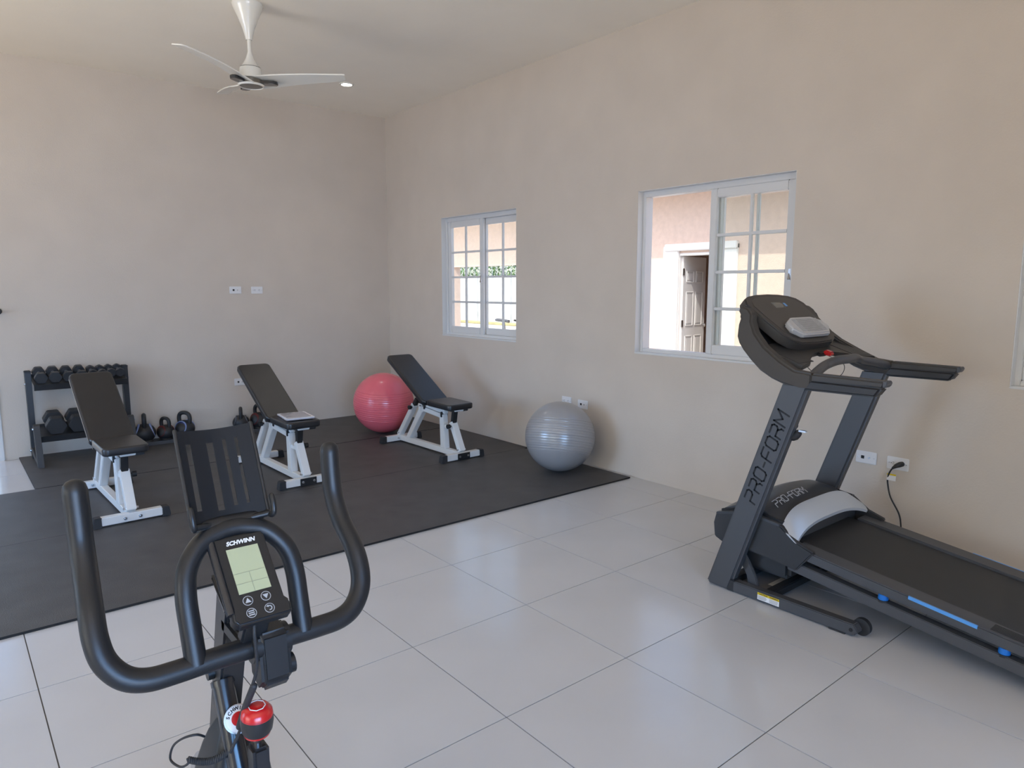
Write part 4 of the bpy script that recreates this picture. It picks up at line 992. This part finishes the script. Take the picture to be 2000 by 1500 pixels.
fe = empty('boundary_wall', (15.2, 12, GZ)); F0 = (15.2, 12, GZ)
for k in range(9):
    y0 = 2.0 + k * 2.4
    b = BM(); box(b, (15.2, y0 + .012, GZ), (15.35, y0 + 2.388, 1.86), .01); obj('panel', b, M_conc, fe, F0, 0)
    b = BM(); box(b, (15.12, y0 - .10, GZ), (15.40, y0 + .10, 1.90), .01); obj('pillar', b, M_conc, fe, F0, 0)
tag(fe, 'pale grey concrete boundary wall beyond the yard', 'wall')
rw = BM()
sweep(rw, [(15.25 + .0, 2 + t * 20, 2.12) if False else (15.25 + .24 * math.cos(t * 2 * PI * 60), 2 + t * 20, 2.17 + .24 * math.sin(t * 2 * PI * 60)) for t in [i / 1440 for i in range(1441)]], .012, 5)
tag(obj('razor_wire', rw, M_wire), 'coiled razor wire along the top of the boundary wall', 'razor wire')
lv = []; lfc = []
for k in range(9000):
    y = random.uniform(1, 24); x = 16.2 + random.uniform(0, 1.6); z = random.uniform(-.1, 2.9) if k % 3 else random.uniform(1.7, 3.1)
    d = Vector((random.gauss(0, 1), random.gauss(0, 1), random.gauss(0, 1))).normalized(); u = d.orthogonal().normalized(); s = random.uniform(.05, .11); c = Vector((x, y, z))
    i = len(lv); w = d.cross(u)
    lv += [c - u * s, c + w * s * .5, c + u * s, c - w * s * .5]; lfc.append((i, i + 1, i + 2, i + 3))
me = bpy.data.meshes.new('hedge'); me.from_pydata(lv, [], lfc); me.materials.append(M_leaf)
ho = bpy.data.objects.new('hedge', me); link(ho); ho['kind'] = 'stuff'; ho['label'] = 'green leafy shrubs behind the razor wire'; ho['category'] = 'hedge'
bm = BM(); box(bm, (14.1, 2, GZ), (15.10, 23, GZ + .05), .02); o = obj('grass_strip', bm, M_soil); o['kind'] = 'stuff'; o['label'] = 'strip of dry yellow grass at the foot of the boundary wall'; o['category'] = 'grass'

# bicycle parked between the buildings
K0 = (2.5, .9, GZ); bc = empty('bicycle', K0)
def kp(name, m, f, parent=None):
    b = BM(); f(b); return obj(name, b, m, parent or bc, K0, 40)
M_bframe = mat('bicycle_frame_grey', (.16, .16, .15), .4)
sy, hy = 1.02, .42                      # seat tube top, head tube
kp('saddle', M_kbg, lambda b: sweep(b, crv([(2.5, 1.17, .955), (2.5, 1.08, .95), (2.5, .97, .945), (2.5, .90, .94)], 4), [.055, .06, .062, .058, .05, .045, .04, .035, .03, .027, .024, .02, .018], 12, ry=.022))
kp('seat_tube', M_bframe, lambda b: (sweep(b, [(2.5, 1.03, .94), (2.5, .90, .33)], .018, 12)))
kp('top_tube', M_bframe, lambda b: sweep(b, [(2.5, 1.00, .80), (2.5, .42, .83)], .018, 12)); kp('down_tube', M_bframe, lambda b: sweep(b, [(2.5, .90, .33), (2.5, .42, .76)], .020, 12))
kp('seat_stay', M_bframe, lambda b: sweep(b, [(2.5, 1.00, .78), (2.5, 1.28, .23)], .010, 10)); kp('chain_stay', M_bframe, lambda b: sweep(b, [(2.5, .90, .33), (2.5, 1.28, .23)], .010, 10))
kp('fork', M_bframe, lambda b: sweep(b, [(2.5, .44, .92), (2.5, .40, .72), (2.5, .27, .23)], .014, 10)); kp('bars', M_black, lambda b: sweep(b, [(2.24, .46, .98), (2.5, .44, .93), (2.76, .46, .98)], .013, 10, round_ends=True))
for y in (1.28, .27):
    whl = kp('wheel', M_rubber, lambda b: sweep(b, [(2.5, y + .32 * math.cos(2 * PI * i / 40), .22 + .32 * math.sin(2 * PI * i / 40)) for i in range(41)], .020, 8, caps=False))
    def spk(b):
        for i in range(16): sweep(b, [(2.5, y, .22), (2.5, y + .31 * math.cos(2 * PI * i / 16), .22 + .31 * math.sin(2 * PI * i / 16))], .0018, 4)
    kp('spoke', M_steel, spk, whl)
tag(bc, 'grey bicycle parked outside the far window', 'bicycle')
